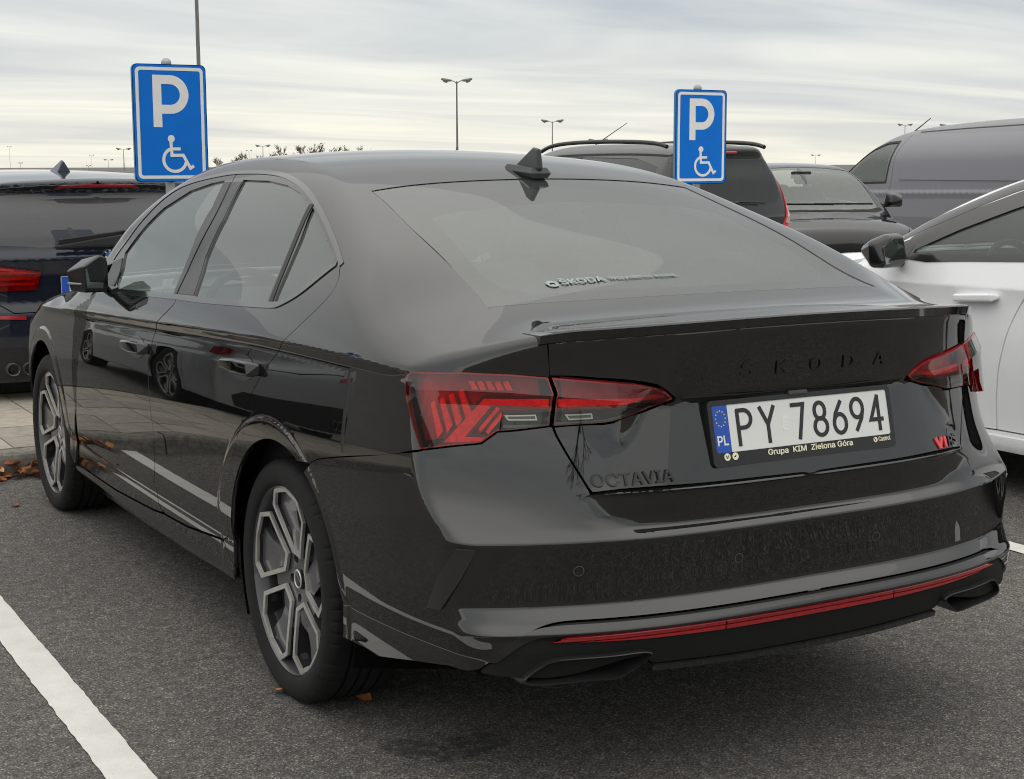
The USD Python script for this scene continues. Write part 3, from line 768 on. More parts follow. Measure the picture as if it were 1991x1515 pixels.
def text_on(sh, frame, text, a, b, height, depth=.003, off=.0005, bold=False, squeeze=None, spacing=None):
    """Raised lettering following the shell along the line a-b (3D points, read in the frame's 2D); stretched to fit."""
    A, B = frame.to2(a), frame.to2(b)
    m = meshkit.text_mesh(text, height, depth, bold) if not spacing else tm(*[place(meshkit.text_mesh(c, height, depth, bold), (k * spacing, 0, 0), (1, 0, 0), (0, 1, 0)) for k, c in enumerate(text)])
    v = m.vertices.copy()
    wid = v[:, 0].max() - v[:, 0].min()
    d = B - A; ln = np.linalg.norm(d); d /= ln; nrm = np.array([-d[1], d[0]])
    q = A + ((v[:, :1] - v[:, 0].min()) / wid * ln) * d + v[:, 1:2] * nrm
    m2 = m.subdivide() if False else m
    p = sh.hit(frame.origin(q, 4.0), frame.d)
    n = sh.normal(p)
    out = trimesh.Trimesh(p + n * (v[:, 2:3] + off), m2.faces, process=False)
    out.fix_normals()
    return shaded(out, 30)


def rim_mesh(R=.2588):
    """Five faceted pods with a machined rim edge; outer face towards -x, x = 0 at the rim flange."""
    pod = np.array([(.10, .262), (.51, .665), (.455, .865), (.15, .975), (-.17, .955), (-.335, .745), (-.13, .272)])  # (along the wheel's turn, outwards), in rim radii

    def conc(v):
        r = np.hypot(v[:, 1], v[:, 2]) / R
        return .034 * np.clip(1 - r, 0, 1) ** 1.3

    def shape(poly, x0, x1):
        m = extrude(poly, 1.0)
        m = trimesh.Trimesh(*trimesh.remesh.subdivide_to_size(m.vertices, m.faces, .05), process=False)
        v = m.vertices
        out = np.stack([np.where(v[:, 2] > .5, x0, x1), -v[:, 0] * 0 + v[:, 0], v[:, 1]], 1)
        out[:, 0] += conc(out)
        mm = trimesh.Trimesh(out, m.faces, process=True); mm.fix_normals()
        return mm
    ring, floor, wall, holes = [], [], [], []
    outer = Polygon(pod * R)
    face = outer.difference(outer.buffer(-.0125, join_style=2))
    inside = outer.buffer(-.0120, join_style=2)
    c = np.array(inside.centroid.coords[0])
    slot = Polygon(np.array([(-.28, .72), (-.155, .93), (.02, .93), (.03, .70), (-.055, .40), (-.12, .36)]) * R).intersection(inside)
    floorp = inside.difference(slot)
    for k in range(5):
        a = math.radians(72 * k + 8)
        Rm = trimesh.transformations.rotation_matrix(a, [1, 0, 0])
        for lst, m in ((ring, shape(face, .004, .012)), (wall, shape(outer.buffer(-.001).difference(outer.buffer(-.011, join_style=2)), .012, .055)), (floor, shape(floorp, .022, .040))):
            m.apply_transform(Rm); lst.append(m)
        # the sloped blade at the pod's inner end
        b = trimesh.convex.convex_hull(np.array([(.010 + .034 * (.7 ** 1.3) * 1, y * R, z * R) for y, z in ((.085, .31), (-.10, .32), (.16, .42), (-.15, .42))] + [(.040, y * R, z * R) for y, z in ((.36, .64), (.02, .66))]))
        b.apply_transform(Rm); floor.append(b)
    disc = []
    hub = Point(0, 0).buffer(.30 * R, quad_segs=16)
    for k in range(5):
        a = math.radians(72 * k + 44)
        ca, sa = math.cos(a), math.sin(a)
        arm = LineString([(0, 0), (-(sa) * .55 * R, ca * .55 * R)]).buffer(.085 * R, cap_style=2)
        hub = hub.union(arm)
    lug = [Point(-math.sin(math.radians(72 * k + 44)) * .056, math.cos(math.radians(72 * k + 44)) * .056).buffer(.0125) for k in range(5)]
    hubp = hub
    for q in lug:
        hubp = hubp.difference(q)
    disc.append(shape(hubp, .016, .055))
    base = Point(0, 0).buffer(.97 * R, quad_segs=24).difference(Point(0, 0).buffer(.80 * R, quad_segs=24))
    barrel = revolve_x([(.0, R), (.004, R + .001), (.000, R - .006), (.010, R * .955), (.055, R * .90), (.16, R * .88)], 72)
    back = trimesh.Trimesh(*trimesh.creation.annulus(.06, .165, .02).subdivide().to_dict().values()) if False else trimesh.creation.annulus(.055, .165, .022)
    back.apply_transform(trimesh.transformations.rotation_matrix(math.pi / 2, [0, 1, 0])); back.apply_translation((.095, 0, 0))
    cap = revolve_x([(.033, 0.0001), (.033, .022), (.036, .028), (.045, .029)], 32)
    capring = revolve_x([(.0335, .020), (.0315, .0235), (.0335, .027)], 32)
    dark = revolve_x([(.056, .80 * R), (.075, .30 * R), (.13, .25 * R)], 48)
    return dict(machined=tm(*ring), grey=tm(*(floor + disc)), wall=tm(*wall), barrel=barrel, brake=back, cap=cap, capring=capring, well=dark)


def tyre_mesh(R=.331, rim=.2588, w=.225):
    """A tyre with a rounded shoulder, four grooves and sipes; outer wall towards -x, x = 0 at the rim flange."""
    ww = w - .012
    prof = [(.006, rim - .004), (-.004, rim + .002), (-.010, rim + .012), (-.0125, rim + .030), (-.010, rim + .048), (-.002, R - .012), (.006, R - .005), (.014, R - .0018), (.026, R)]
    for gx in (.055, .092, .122, .158):
        prof += [(gx - .005, R + .0008), (gx - .0045, R - .007), (gx + .0045, R - .007), (gx + .005, R + .0008)]
    prof += [(ww - .026, R), (ww - .012, R - .003), (ww, R - .014), (ww + .010, R - .04), (ww, rim)]
    p = np.array(prof)

    def mod(X, Rr, t):
        k = (t * 64 / (2 * np.pi)) % 1.0
        sh = (X > -.006) & (X < .046) & (Rr > R - .013)
        return np.where(sh & (k < .16), -.0035, 0.0)
    seg = 384
    return revolve_x(p, seg, mod)


_WHEELS = {}


def wheel(parent, loc, side, rim, tyre, label=None, turn=0.0):
    w = sub(parent, "wheel", label)
    x = UsdGeom.Xformable(stage.GetPrimAtPath(w)); x.AddTranslateOp().Set(Gf.Vec3d(*map(float, loc)))
    if turn:
        x.AddRotateXOp().Set(float(turn))
    for name, m, mat in (("tyre", tyre, "rubber"), ("rim_face", rim["machined"], "rim_machined"), ("spoke", rim["grey"], "rim_grey"), ("spoke_wall", rim["wall"], "rim_dark"), ("rim_barrel", rim["barrel"], "rim_grey"), ("brake_disc", rim["brake"], "steel"), ("hub_cap", rim["cap"], "gloss_black"), ("hub_ring", rim["capring"], "rim_machined"), ("wheel_well", rim["well"], "rim_dark")):
        if (id(m), side) not in _WHEELS:
            a = shaded(m, 28 if name != "tyre" else 40)
            _WHEELS[id(m), side] = a if side < 0 else mirror(a)
        part(w, name, _WHEELS[id(m), side], mat)
    return w


def lamp_pts(key):
    return np.asarray(T[key], float)


def build_octavia():
    sh = octavia_shell()
    O = thing("liftback_car", "glossy black liftback car with a white number plate, parked across the foreground", "car")
    GAP = .0022

    def creases(frame, y0=-.80, y1=3.2):
        ys_ = np.linspace(y0, y1, 160)
        out = [LineString(frame.to2(on(sh, LEFT, sh.ridge(ys_, dz)))) for dz in (.004, -.004, -.017, -.030)]
        for yc in (0.0, 2.681):
            out += [LineString(frame.to2(on(sh, LEFT, circle_pts(yc, .322, r_, -10, 190, 90)))) for r_ in (.452, .434)]
        return out

    levels = lambda frame, zs_: [LineString([(-9, frame.to2((0, 0, z_))[1]), (9, frame.to2((0, 0, z_))[1])]) for z_ in zs_]
    REARZ = (.416, .424, .437, .443, .450, .471, .478, .614, .622, .633, .641, .708, .720)

    def panel(frame, pts3, holes=(), step=.011, off=0.0, depth=.012, gap=GAP):
        poly = P2(frame.to2(pts3))
        for h in holes:
            poly = poly.difference(P2(frame.to2(h)))
        return lay(sh, frame, poly.buffer(-gap, join_style=2) if gap else poly, step=step, off=off, depth=depth, lines=creases(frame))

    def both(name, mat, m, parent=O, label=None):
        a = part(parent, name, m, mat, label); b = part(parent, name, mirror(m), mat, label)
        return a, b
    ARC = (-.045, .325, .385)
    # curves shared by neighbouring panels
    O_up, bseam, S1, S2, S3 = curve("O_up", .015), curve("bseam", .015), curve("S1", .02), curve("S2", .015), curve("S3", .015)
    S3 = cat(S3[:-1], [(-.902, .425, .348)])
    doorbot = curve("doorbot", .03, False)
    glass_l = curve("glass", .02, False)
    gl_side = spline(T["glass"][:5], .02); gl_top = spline(T["glass"][4:], .02); gl_bot = spline(T["glassbot"] + [[0, -.698, 1.11]], .02)
    gl_top[-1, 0] = 0; gl_bot[-1, 0] = 0
    tgseam = resample(T["tgseam"], .02, closed=False); tglow = curve("tglow", .02)
    tgbot = spline(T["tgbot"][:4] + [[0, -1.093, .717]], .02)
    lamp_o, lamp_i = lamp_pts("lamp_o"), lamp_pts("lamp_i")
    S5 = curve("S5", .02)
    arc_up = circle_pts(*ARC, 118, -6, 46)                     # from the bumper seam over the wheel to the sill
    head = np.array([(x, 1.50 - .20 * x * x, 0) for x in np.linspace(0, -.52, 14)])
    apil = spline([(-.52, 1.45, 0), (-.575, 1.56, 0), (-.62, 1.72, 0), (-.665, 1.92, 0), (-.705, 2.12, 0), (-.735, 2.30, 0)], .03)
    top3 = lambda p: on(sh, TOP, np.c_[np.asarray(p)[:, :2], np.full(len(p), 1.5)])
    head3, apil3 = top3(head), top3(apil)
    roofline = top3(np.array([(0, y, 0) for y in np.linspace(1.5, .148, 40)]))
    lamp_edge = lamp_o[:7]                                    # top outer corner down to the lamp's lowest point
    lamp_top = lamp_o[[14, 15, 16]]
    shell_poly = cat(roofline, gl_top[::-1], gl_side[::-1][1:], tgseam[1:], lamp_top, lamp_edge, S5[::-1], arc_up[2:], [(-.902, .345, .295), (-.902, .425, .348)], S3[::-1][1:], O_up[::-1], [(-.80, 1.99, 1.05), (-.80, 2.16, .985), (-.76, 2.30, .99)], apil3[::-1], head3[::-1])
    half = lay(sh, QUARTER, P2(QUARTER.to2(shell_poly)), step=.009, depth=.014, half=True, lines=creases(QUARTER))
    # no rim along the car's middle: keep the roof in one piece
    part(O, "body_shell", join(half, mirror(half)), "paint_black")
    # doors
    i_b = int(np.argmin(np.linalg.norm(O_up - bseam[0], axis=1)))
    fdoor = cat(S1, doorbot[(doorbot[:, 1] > 1.03)][1:], S2[::-1], bseam[::-1][1:], O_up[:i_b][::-1], [(-.83, 1.89, 1.01)])
    rdoor = cat(bseam, S2[1:], doorbot[(doorbot[:, 1] < 1.02)], S3[::-1][1:], O_up[i_b + 1:][::-1][1:])
    fg, rg, qg = curve("fglass", .015, False), curve("rglass", .015, False), curve("qglass", .015, False)
    for name, poly, holes, hk, hz in (("front_door", fdoor, [fg], 1.245, .832), ("rear_door", rdoor, [rg, qg], .222, .880)):
        m = panel(LEFT, poly, holes)
        for side, mm in ((-1, m), (1, mirror(m))):
            d = part(O, name, mm, "paint_black")
            # handle: a bar over a scooped cup
            bx = sh.A(np.array([hk]), np.array([hz]))[0]
            h = hull_spheres([(-bx - .024, hk - .105, hz + .018), (-bx - .024, hk - .110, hz - .006), (-bx - .027, hk, hz + .016), (-bx - .027, hk, hz - .010), (-bx - .016, hk + .125, hz + .004), (-bx - .016, hk + .125, hz - .010), (-bx - .002, hk + .135, hz - .002), (-bx - .002, hk - .125, hz + .014), (-bx - .002, hk - .125, hz - .004)], .0085)
            cup = lay(sh, LEFT, P2(LEFT.to2([(0, hk + .005 + .098 * math.cos(a), hz - .001 + .037 * math.sin(a)) for a in np.linspace(0, 2 * np.pi, 36)[:-1]])), step=.02, off=.0012, depth=0)
            part(d, "door_handle", h if side < 0 else flipx(h), "paint_black")
            part(d, "handle_cup", cup if side < 0 else mirror(cup), "gloss_black")
    for name, poly, mat in (("front_window", fg, "glass_tint"), ("rear_side_window", rg, "glass_dark"), ("quarter_window", qg, "glass_dark")):
        both(name, mat, lay(sh, LEFT, P2(LEFT.to2(poly)).buffer(.004), off=-.0055, depth=0))
    # trims round the side windows
    strip = lambda pts, w, off, frame=LEFT, dep=.006: lay(sh, frame, LineString(frame.to2(pts)).buffer(w / 2, cap_style=2, join_style=1), step=.02, off=off, depth=dep)
    both("window_surround", "gloss_black", strip(cat(O_up[3:]), .011, .0022))
    both("waist_trim", "gloss_black", strip(curve("W_low", .02), .016, .003))
    both("pillar_trim", "satin_black", lay(sh, LEFT, P2(LEFT.to2(cat(T["fglass"][7:12], T["rglass"][::-1][2:3], [T["rglass"][11]], [T["rglass"][12]], [T["rglass"][0]]))).difference(LineString(LEFT.to2(bseam)).buffer(.003)).buffer(-.004), off=.0015, depth=.004))
    both("window_divider", "seal_rubber", strip([(-.67, .250, 1.320), (-.80, .155, 1.145), (-.854, .112, 1.060)], .022, .002))
    mirror_sail = lay(sh, LEFT, P2(LEFT.to2([(-.82, 1.70, 1.000), (-.84, 1.87, 1.000), (-.80, 1.88, 1.075), (-.79, 1.775, 1.095), (-.80, 1.735, 1.05)])), off=.003, depth=.004)
    both("mirror_sail", "satin_black", mirror_sail)
    # sills
    rb = cat([(-.889, 2.149, .272)], doorbot[1:-1] - (0, 0, .003), [(-.902, .425, .344), (-.902, .350, .292), (-.90, .345, .245), (-.88, .82, .220), (-.88, 1.5, .200), (-.87, 2.21, .190), (-.87, 2.235, .262)])
    both("sill", "paint_black", panel(LEFT, rb))
    # front wing, bonnet, front bumper, windscreen
    arc_f = circle_pts(2.681, .325, .385, 188, -8, 46)
    fw_ = cat(S1[::-1], [(-.889, 2.235, .268)], arc_f[1:-1], [(-.88, 3.075, .30), (-.8, 3.22, .42), (-.8, 3.28, .62), (-.8, 3.22, .74), (-.82, 3.0, .845), (-.84, 2.7, .905), (-.85, 2.45, .945), (-.85, 2.2, .975), (-.86, 1.95, .985)])
    both("front_wing", "paint_black", panel(LEFT, fw_))
    hood = cat(top3([(0, 3.40, 0), (-.35, 3.36, 0), (-.60, 3.22, 0), (-.72, 3.0, 0), (-.785, 2.7, 0), (-.80, 2.46, 0), (-.78, 2.34, 0), (-.60, 2.42, 0), (-.3, 2.50, 0), (0, 2.53, 0)]))
    hm = lay(sh, TOP, P2(TOP.to2(hood)), step=.02, depth=.01, half=True); part(O, "bonnet", join(hm, mirror(hm)), "paint_black")
    fbp = P2(FRONT.to2([(0, 3.6, .18), (-.55, 3.5, .18), (-.80, 3.3, .24), (-.81, 3.2, .60), (-.74, 3.3, .66), (-.60, 3.4, .72), (-.3, 3.5, .76), (0, 3.5, .77)]))
    fb = lay(sh, FRONT, fbp, off=-.003, half=True); part(O, "front_bumper", join(fb, mirror(fb)), "paint_black")
    hl = lay(sh, FRONT, P2(FRONT.to2([(-.45, 3.5, .64), (-.78, 3.3, .65), (-.77, 3.3, .74), (-.50, 3.5, .72)])), off=.003, depth=.01)
    both("headlamp", "lamp_grey", hl)
    ws = cat(head3, apil3[1:], top3([(-.60, 2.40, 0), (-.3, 2.47, 0), (0, 2.49, 0)]))
    wm = lay(sh, TOP, P2(TOP.to2(ws)), off=-.004, half=True); part(O, "windscreen", join(wm, mirror(wm)), "glass_clear")
    # rear window with its dark printed border
    TAIL = Frame((0, .75, -.66))
    gpoly = cat(gl_top[::-1], gl_side[::-1][1:], gl_bot[1:])
    mid = lambda fr_, a, b, n=40: on(sh, fr_, np.stack([np.zeros(n), np.linspace(a[0], b[0], n), np.linspace(a[1], b[1], n)], 1))
    glass_mid = top3(np.stack([np.zeros(40), np.linspace(.148, -.698, 40)], 1))
    gm = lay(sh, TAIL, half_poly(sh, TAIL, gpoly, glass_mid, .003), off=-.002, depth=.004, half=True)
    RW = part(O, "rear_window", join(gm, mirror(gm)), "glass_rear")
    inner = cat([(0, -.045, 1.33)], T["frit"][2::-1], T["frit2"][1:], [(0, -.632, 1.126)])
    fr = P2(TAIL.to2(gpoly)).buffer(-.002).difference(P2(TAIL.to2(inner)))
    fm = lay(sh, TAIL, fr, off=-.006, half=True); part(RW, "printed_border", join(fm, mirror(fm)), "satin_black")
    hz_ = P2(TAIL.to2(inner)).buffer(.002)
    hzm = lay(sh, TAIL, hz_, off=-.0085, half=True); part(RW, "fogged_inside", join(hzm, mirror(hzm)), "fog_film")
    g1 = lay(sh, TAIL, LineString(TAIL.to2(cat(gl_top[::-1], gl_side[::-1][1:]))).buffer(.004, cap_style=2), off=-.006, half=True); part(O, "rear_window_seal", join(g1, mirror(g1)), "seal_rubber")
    a, b = (-.352, -.572, 1.1345), (-.226, -.574, 1.1395)
    part(RW, "sticker_lettering", text_on(sh, TAIL, "ŠKODA", a, b, .023, .0008, .0006, True), "sticker_pale")
    part(RW, "sticker_lettering", text_on(sh, TAIL, "Wszystko co ważne.", (-.212, -.571, 1.1405), (-.010, -.576, 1.143), .0165, .0008, .0006), "sticker_pale")
    ring = TAIL.to2((-.376, -.562, 1.137))
    emb = Point(ring).buffer(.016).difference(Polygon([ring + q for q in np.array([(-.009, -.004), (.002, -.003), (.004, -.009), (.009, .004), (-.001, .006), (-.008, .001)])]))
    part(RW, "sticker_emblem", lay(sh, TAIL, emb, step=.01, off=.0006), "sticker_pale")
    # tailgate
    tg = cat(gl_bot[::-1], tgseam[1:], lamp_i[[0, 1, 2, 3, 4, 5, 6, 7, 8, 9]], tglow[1:], tgbot[1:])
    deck_mid = cat(top3(np.stack([np.zeros(25), np.linspace(-.698, -1.05, 25)], 1)), on(sh, REAR, np.stack([np.zeros(60), np.full(60, -1.1), np.linspace(1.07, .717, 60)], 1)))
    tg = cat(deck_mid[::-1], gl_bot[::-1][1:], tgseam[1:], lamp_i[[0, 1, 2, 3, 4, 5, 6, 7, 8, 9]], tglow[1:], tgbot[1:-1])
    m = lay(sh, TAIL, half_poly(sh, TAIL, tg, deck_mid, .0025), step=.010, depth=.014, half=True)
    TG = part(O, "tailgate", join(m, mirror(m)), "paint_black")
    # lettering on the tailgate
    xs_ = np.linspace(-.163, .235, 5)
    for xk, ch in zip(xs_, "ŠKODA"):
        part(TG, "badge_letter", text_on(sh, REAR, ch, (xk - .0165, 0, .953), (xk + .0165, 0, .953), .030, .0035, .0004), "badge_black")
    part(TG, "model_lettering", text_on(sh, REAR, "OCTAVIA", (-.549, -1.017, .7305), (-.370, -1.067, .7355), .0255, .0065, .0005, True), "badge_black")
    vq = lambda p, w: LineString(p).buffer(w, cap_style=2, join_style=2)
    bx0, bz0 = .425, .731
    rsb = [("badge_red", vq([(bx0, bz0 + .025), (bx0 + .015, bz0)], .0045).union(vq([(bx0 + .015, bz0), (bx0 + .026, bz0 + .025)], .0045))), ("badge_red", vq([(bx0 + .040, bz0), (bx0 + .040, bz0 + .025)], .0045))]
    for mt, pg in rsb:
        pg = shapely.affinity.affine_transform(pg, [1, 0, 0, 1, 0, 0])
        part(TG, "trim_badge", lay(sh, REAR, pg, step=.01, off=.004, depth=.004), mt, "red strokes of the small badge on the right")
    part(TG, "trim_badge", text_on(sh, REAR, "RS", (bx0 + .052, 0, bz0 + .001), (bx0 + .098, 0, bz0 + .001), .0235, .004, .0005, True), "badge_black")
    # the grip strip over the plate and the handle under it
    part(TG, "grip_recess", lay(sh, REAR, P2([(-.31, .898), (.31, .898), (.33, .912), (-.33, .912)]), off=.002, step=.02, depth=.01), "matt_black")
    part(TG, "number_lamp_cover", box((-.01, -1.048, .9035), (.055, .02, .010), .003), "trim_grey")
    # number plate in its holder
    pc, tilt = np.array([0, -1.060, .8366]), .2357
    pu, pv = np.array([1.0, 0, 0]), np.array([0, math.sin(tilt), math.cos(tilt)])
    pn = np.cross(pu, pv)
    holder = extrude(rounded(.540, .150, .012), .022)
    part(TG, "plate_holder", place(holder, pc - pv * .010 - pn * .018, pu, pv), "matt_black")
    lip_ = extrude(rounded(.540, .150, .012).difference(shapely.affinity.translate(rounded(.517, .107, .006), 0, .010)), .005)
    part(TG, "plate_frame", place(lip_, pc - pv * .010 + pn * .004, pu, pv), "satin_black")
    NPL = part(TG, "number_plate", place(extrude(rounded(.520, .112, .006), .003), pc + pn * .0042, pu, pv), "plate_white")
    X0, W_, H_ = -.2585, .517, .107
    blue = shapely.box(X0, -H_ / 2, X0 + .043, H_ / 2)
    part(NPL, "country_band", place(extrude(blue, .0006), pc + pn * .0072, pu, pv), "plate_blue")
    stars = shapely.union_all([Point(X0 + .0215 + .0135 * math.cos(a), .0235 + .0175 * math.sin(a)).buffer(.0017, quad_segs=2) for a in np.linspace(0, 2 * np.pi, 13)[:-1]])
    part(NPL, "star_ring", place(extrude(stars, .0004), pc + pn * .0079, pu, pv), "print_star")
    t = meshkit.text_mesh("PL", .021, .0004, True); w0 = np.ptp(t.vertices[:, 0]); t.apply_scale((.030 / w0, 1, 1)); t.apply_translation((X0 + .0065 - t.vertices[:, 0].min(), -.0365, 0))
    part(NPL, "country_code", place(t, pc + pn * .0079, pu, pv), "badge_white")

    def arcp(cx, cy, rx, ry, a0, a1, n=18):
        a = np.radians(np.linspace(a0, a1, n)); return [(cx + rx * math.cos(q), cy + ry * math.sin(q)) for q in a]
    G = {"P": [[(0, 0), (0, 1), (.45, 1)] + arcp(.45, .74, .52, .26, 90, -90)[1:] + [(0, .48)]],
         "Y": [[(0, 1), (.5, .50), (1, 1)], [(.5, .50), (.5, 0)]],
         "7": [[(0, 1), (1, 1), (.45, 0)]],
         "8": [arcp(.5, .75, .42, .25, 0, 360, 30), arcp(.5, .26, .5, .26, 0, 360, 30)],
         "6": [arcp(.5, .29, .5, .29, 0, 360, 30), [(.03, .38), (.16, .60), (.72, 1)]],
         "9": [arcp(.5, .71, .5, .29, 0, 360, 30), [(.97, .62), (.84, .40), (.28, 0)]],
         "4": [[(.72, 1), (.0, .30), (1, .30)], [(.74, 1), (.74, 0)]]}
    zb_, zh = -.0425, .085
    for ch, f0, f1 in (("P", .125, .216), ("Y", .252, .343), ("7", .432, .512), ("8", .551, .640), ("6", .665, .752), ("9", .772, .858), ("4", .884, .968)):
        cx0, cx1 = X0 + W_ * f0 + .0045, X0 + W_ * f1 - .0045
        g = shapely.union_all([LineString([(cx0 + (cx1 - cx0) * px, zb_ + .0045 + (zh - .009) * pz) for px, pz in st]).buffer(.0049, cap_style=3 if ch in "PY74" else 2, join_style=2 if ch in "Y74" else 1, mitre_limit=2) for st in G[ch]])
        part(NPL, "plate_character", place(extrude(g, .0009), pc + pn * .0072, pu, pv), "print_black")
    st = rounded(.0185, .033, .003); st = shapely.affinity.translate(st, X0 + W_ * .396, -.002)
    stm = st.difference(shapely.union_all([shapely.affinity.translate(shapely.box(-.004, -.0012, .0065, .0012), X0 + W_ * .396, q) for q in (-.010, -.003, .006)]))
    part(NPL, "plate_sticker", place(extrude(stm, .0006), pc + pn * .0072, pu, pv), "badge_white")
    t = meshkit.text_mesh("Grupa  KIM  Zielona Góra", .0125, .0005, True); w0 = np.ptp(t.vertices[:, 0]); t.apply_scale((.252 / w0, 1, 1)); t.apply_translation((-.118, -.0695, 0))
    part(TG, "dealer_lettering", place(t, pc + pn * .0095, pu, pv), "print_cream")
    for q in (-.232, -.2095):
        c = Point(q, -.0635).buffer(.0085); mk = Polygon([(q - .005, -.060), (q - .001, -.068), (q + .001, -.068), (q + .005, -.060), (q + .002, -.060), (q, -.065), (q - .002, -.060)]) if q < -.22 else Polygon([(q - .005, -.066), (q + .001, -.0655), (q + .004, -.060), (q + .001, -.061), (q - .003, -.063)])
        part(TG, "dealer_emblem", place(extrude(c.difference(mk), .0005), pc + pn * .0095, pu, pv), "print_cream")
    t = meshkit.text_mesh("Castrol", .010, .0005, True); w0 = np.ptp(t.vertices[:, 0]); t.apply_scale((.037 / w0, 1, 1)); t.apply_translation((.2155 - t.vertices[:, 0].min() * 0, -.0675, 0))
    part(TG, "oil_lettering", place(t, pc + pn * .0095, pu, pv), "print_cream")
    part(TG, "oil_emblem", place(extrude(Point(.2065, -.0635).buffer(.0062).difference(LineString([(.203, -.061), (.2075, -.064), (.205, -.067)]).buffer(.0012)), .0005), pc + pn * .0095, pu, pv), "print_cream")
    # lip spoiler along the tail
    X = np.linspace(-.640, .640, 65); k = np.clip((.640 - np.abs(X)) / .05, 0.12, 1) ** .6
    yl = sh.C(np.abs(X), np.full_like(X, 1.05)); zl = sh.B(np.abs(X), yl + .03)
    secs = []
    for i in range(len(X)):
        y, z, q = yl[i], zl[i], k[i]
        y0 = y + .085; z0 = sh.B(np.array([abs(X[i])]), np.array([y0]))[0] - .001
        dip = np.interp(abs(X[i]), [0, .285, .31, .64], [0.0, 0.0, .012, .018])
        yr = y + .050 + dip; zr_ = sh.B(np.array([abs(X[i])]), np.array([yr]))[0]
        secs.append([(X[i], y0, z0 - .003), (X[i], yr, zr_ + .0015), (X[i], y + .012, z + .0050 * q), (X[i], y - .016 * q, z + .0065 * q), (X[i], y - .020 * q, z + .0030 * q), (X[i], y - .010 * q, z - .017), (X[i], y + .004, z - .022), (X[i], y + .05, z - .025)])
    secs = np.array(secs); nS = secs.shape[1]; F = []
    for i in range(len(X) - 1):
        for j in range(nS - 1):
            F += [(i * nS + j, (i + 1) * nS + j, (i + 1) * nS + j + 1), (i * nS + j, (i + 1) * nS + j + 1, i * nS + j + 1)]
    for e in (0, len(X) - 1):
        F += [(e * nS, e * nS + j, e * nS + j + 1) for j in range(1, nS - 1)]
    sp = trimesh.Trimesh(secs.reshape(-1, 3), F, process=False); sp.fix_normals()
    part(TG, "lip_spoiler", shaded(sp, 25), "gloss_black")
    # rear bumper with its shelf, vanes, sensors and lower apron
    side_b = resample(T["sidebot"], .03, closed=False)
    dt = spline([(-.804, -.965, .340), (-.778, -.988, .367), (-.744, -1.013, .404), (-.698, -1.028, .432), (-.652, -1.045, .444), (-.60, -1.06, .446), (-.519, -1.079, .446), (-.264, -1.110, .446), (0, -1.115, .446)], .015)
    arc_b = circle_pts(*ARC, 118, 180 + 7, 30)
    bp = cat(S5, [lamp_o[6]], lamp_o[7:12], lamp_i[9:10], tglow[1:], tgbot[1:], dt[::-1], side_b[::-1][1:], arc_b[::-1])
    bump_mid = on(sh, REAR, np.stack([np.zeros(60), np.full(60, -1.1), np.linspace(.717, .446, 60)], 1))
    bp = cat(S5, [lamp_o[6]], lamp_o[7:12], lamp_i[9:10], tglow[1:], tgbot[1:-1], bump_mid, dt[::-1][1:], side_b[::-1][1:], arc_b[::-1])
    m = lay(sh, CORNER, half_poly(sh, CORNER, bp, bump_mid, GAP), step=.009, depth=.012, half=True, lines=levels(CORNER, REARZ) + [LineString(CORNER.to2(on(sh, LEFT, circle_pts(0, .322, r_, 100, 190, 60)))) for r_ in (.452, .434)])
    BM = part(O, "rear_bumper", join(m, mirror(m)), "paint_black")
    for px, pz in ((-.595, .553), (-.205, .545), (.205, .545), (.595, .553)):
        ringp = Point(px, pz).buffer(.0115).difference(Point(px, pz).buffer(.0100))
        part(BM, "parking_sensor", lay(sh, REAR, ringp, step=.01, off=.0006, edge=.004), "trim_grey")
    vane = P2(CORNER.to2([(-.820, -.905, .606), (-.785, -.934, .606), (-.815, -.918, .54), (-.849, -.880, .462), (-.866, -.840, .457), (-.852, -.872, .53)]))
    part(BM, "bumper_vane", lay(sh, CORNER, vane, step=.012, off=.007, depth=.012), "trim_black")
    part(BM, "bumper_vane", mirror(lay(sh, CORNER, vane, step=.012, off=.003, depth=.005)), "paint_black")
    ledge = strip(cat([(-.866, -.842, .455)], T["ledge_top"][:5]) - (0, 0, .006), .006, .001, CORNER, .004)
    # apron below the bumper
    dl = spline([(-.800, -.962, .331), (-.70, -1.0, .318), (-.60, -1.05, .322), (-.45, -1.08, .345), (-.435, -1.085, .330), (-.40, -1.09, .325), (-.2, -1.105, .3175), (0, -1.112, .316)], .02)
    ap = cat(dt, dl[::-1])
    ap = cat(dt[::-1][:0], dt, [(0, -1.1, .316)], dl[::-1][1:])
    ap_mid = on(sh, REAR, np.stack([np.zeros(30), np.full(30, -1.1), np.linspace(.446, .316, 30)], 1))
    ap = cat(dt, ap_mid[1:], dl[::-1][1:])
    am = lay(sh, CORNER, half_poly(sh, CORNER, ap, ap_mid, .0018), step=.012, off=-.004, depth=.01, half=True, lines=levels(CORNER, REARZ))
    AP = part(O, "rear_apron", join(am, mirror(am)), "matt_black")
    low = strip([(-.425, -1.085, .3185), (-.2, -1.105, .309), (0, -1.112, .307)], .012, .004, REAR, .03)
    part(AP, "apron_lip", join(low, mirror(low)), "gloss_black")
    hook = spline([(-.800, -.962, .345), (-.770, -.990, .374), (-.738, -1.015, .404), (-.700, -1.030, .4225), (-.652, -1.047, .4285), (-.60, -1.06, .4295), (-.519, -1.081, .4295), (-.264, -1.112, .4295), (0, -1.117, .4295)], .012)
    m2 = CORNER.to2(on(sh, REAR, np.stack([np.zeros(40), np.full(40, -1.1), np.linspace(.36, .47, 40)], 1)))
    hook = cat(hook[:-1], [(0, -1.117, .4295), (.03, -1.116, .4295)])
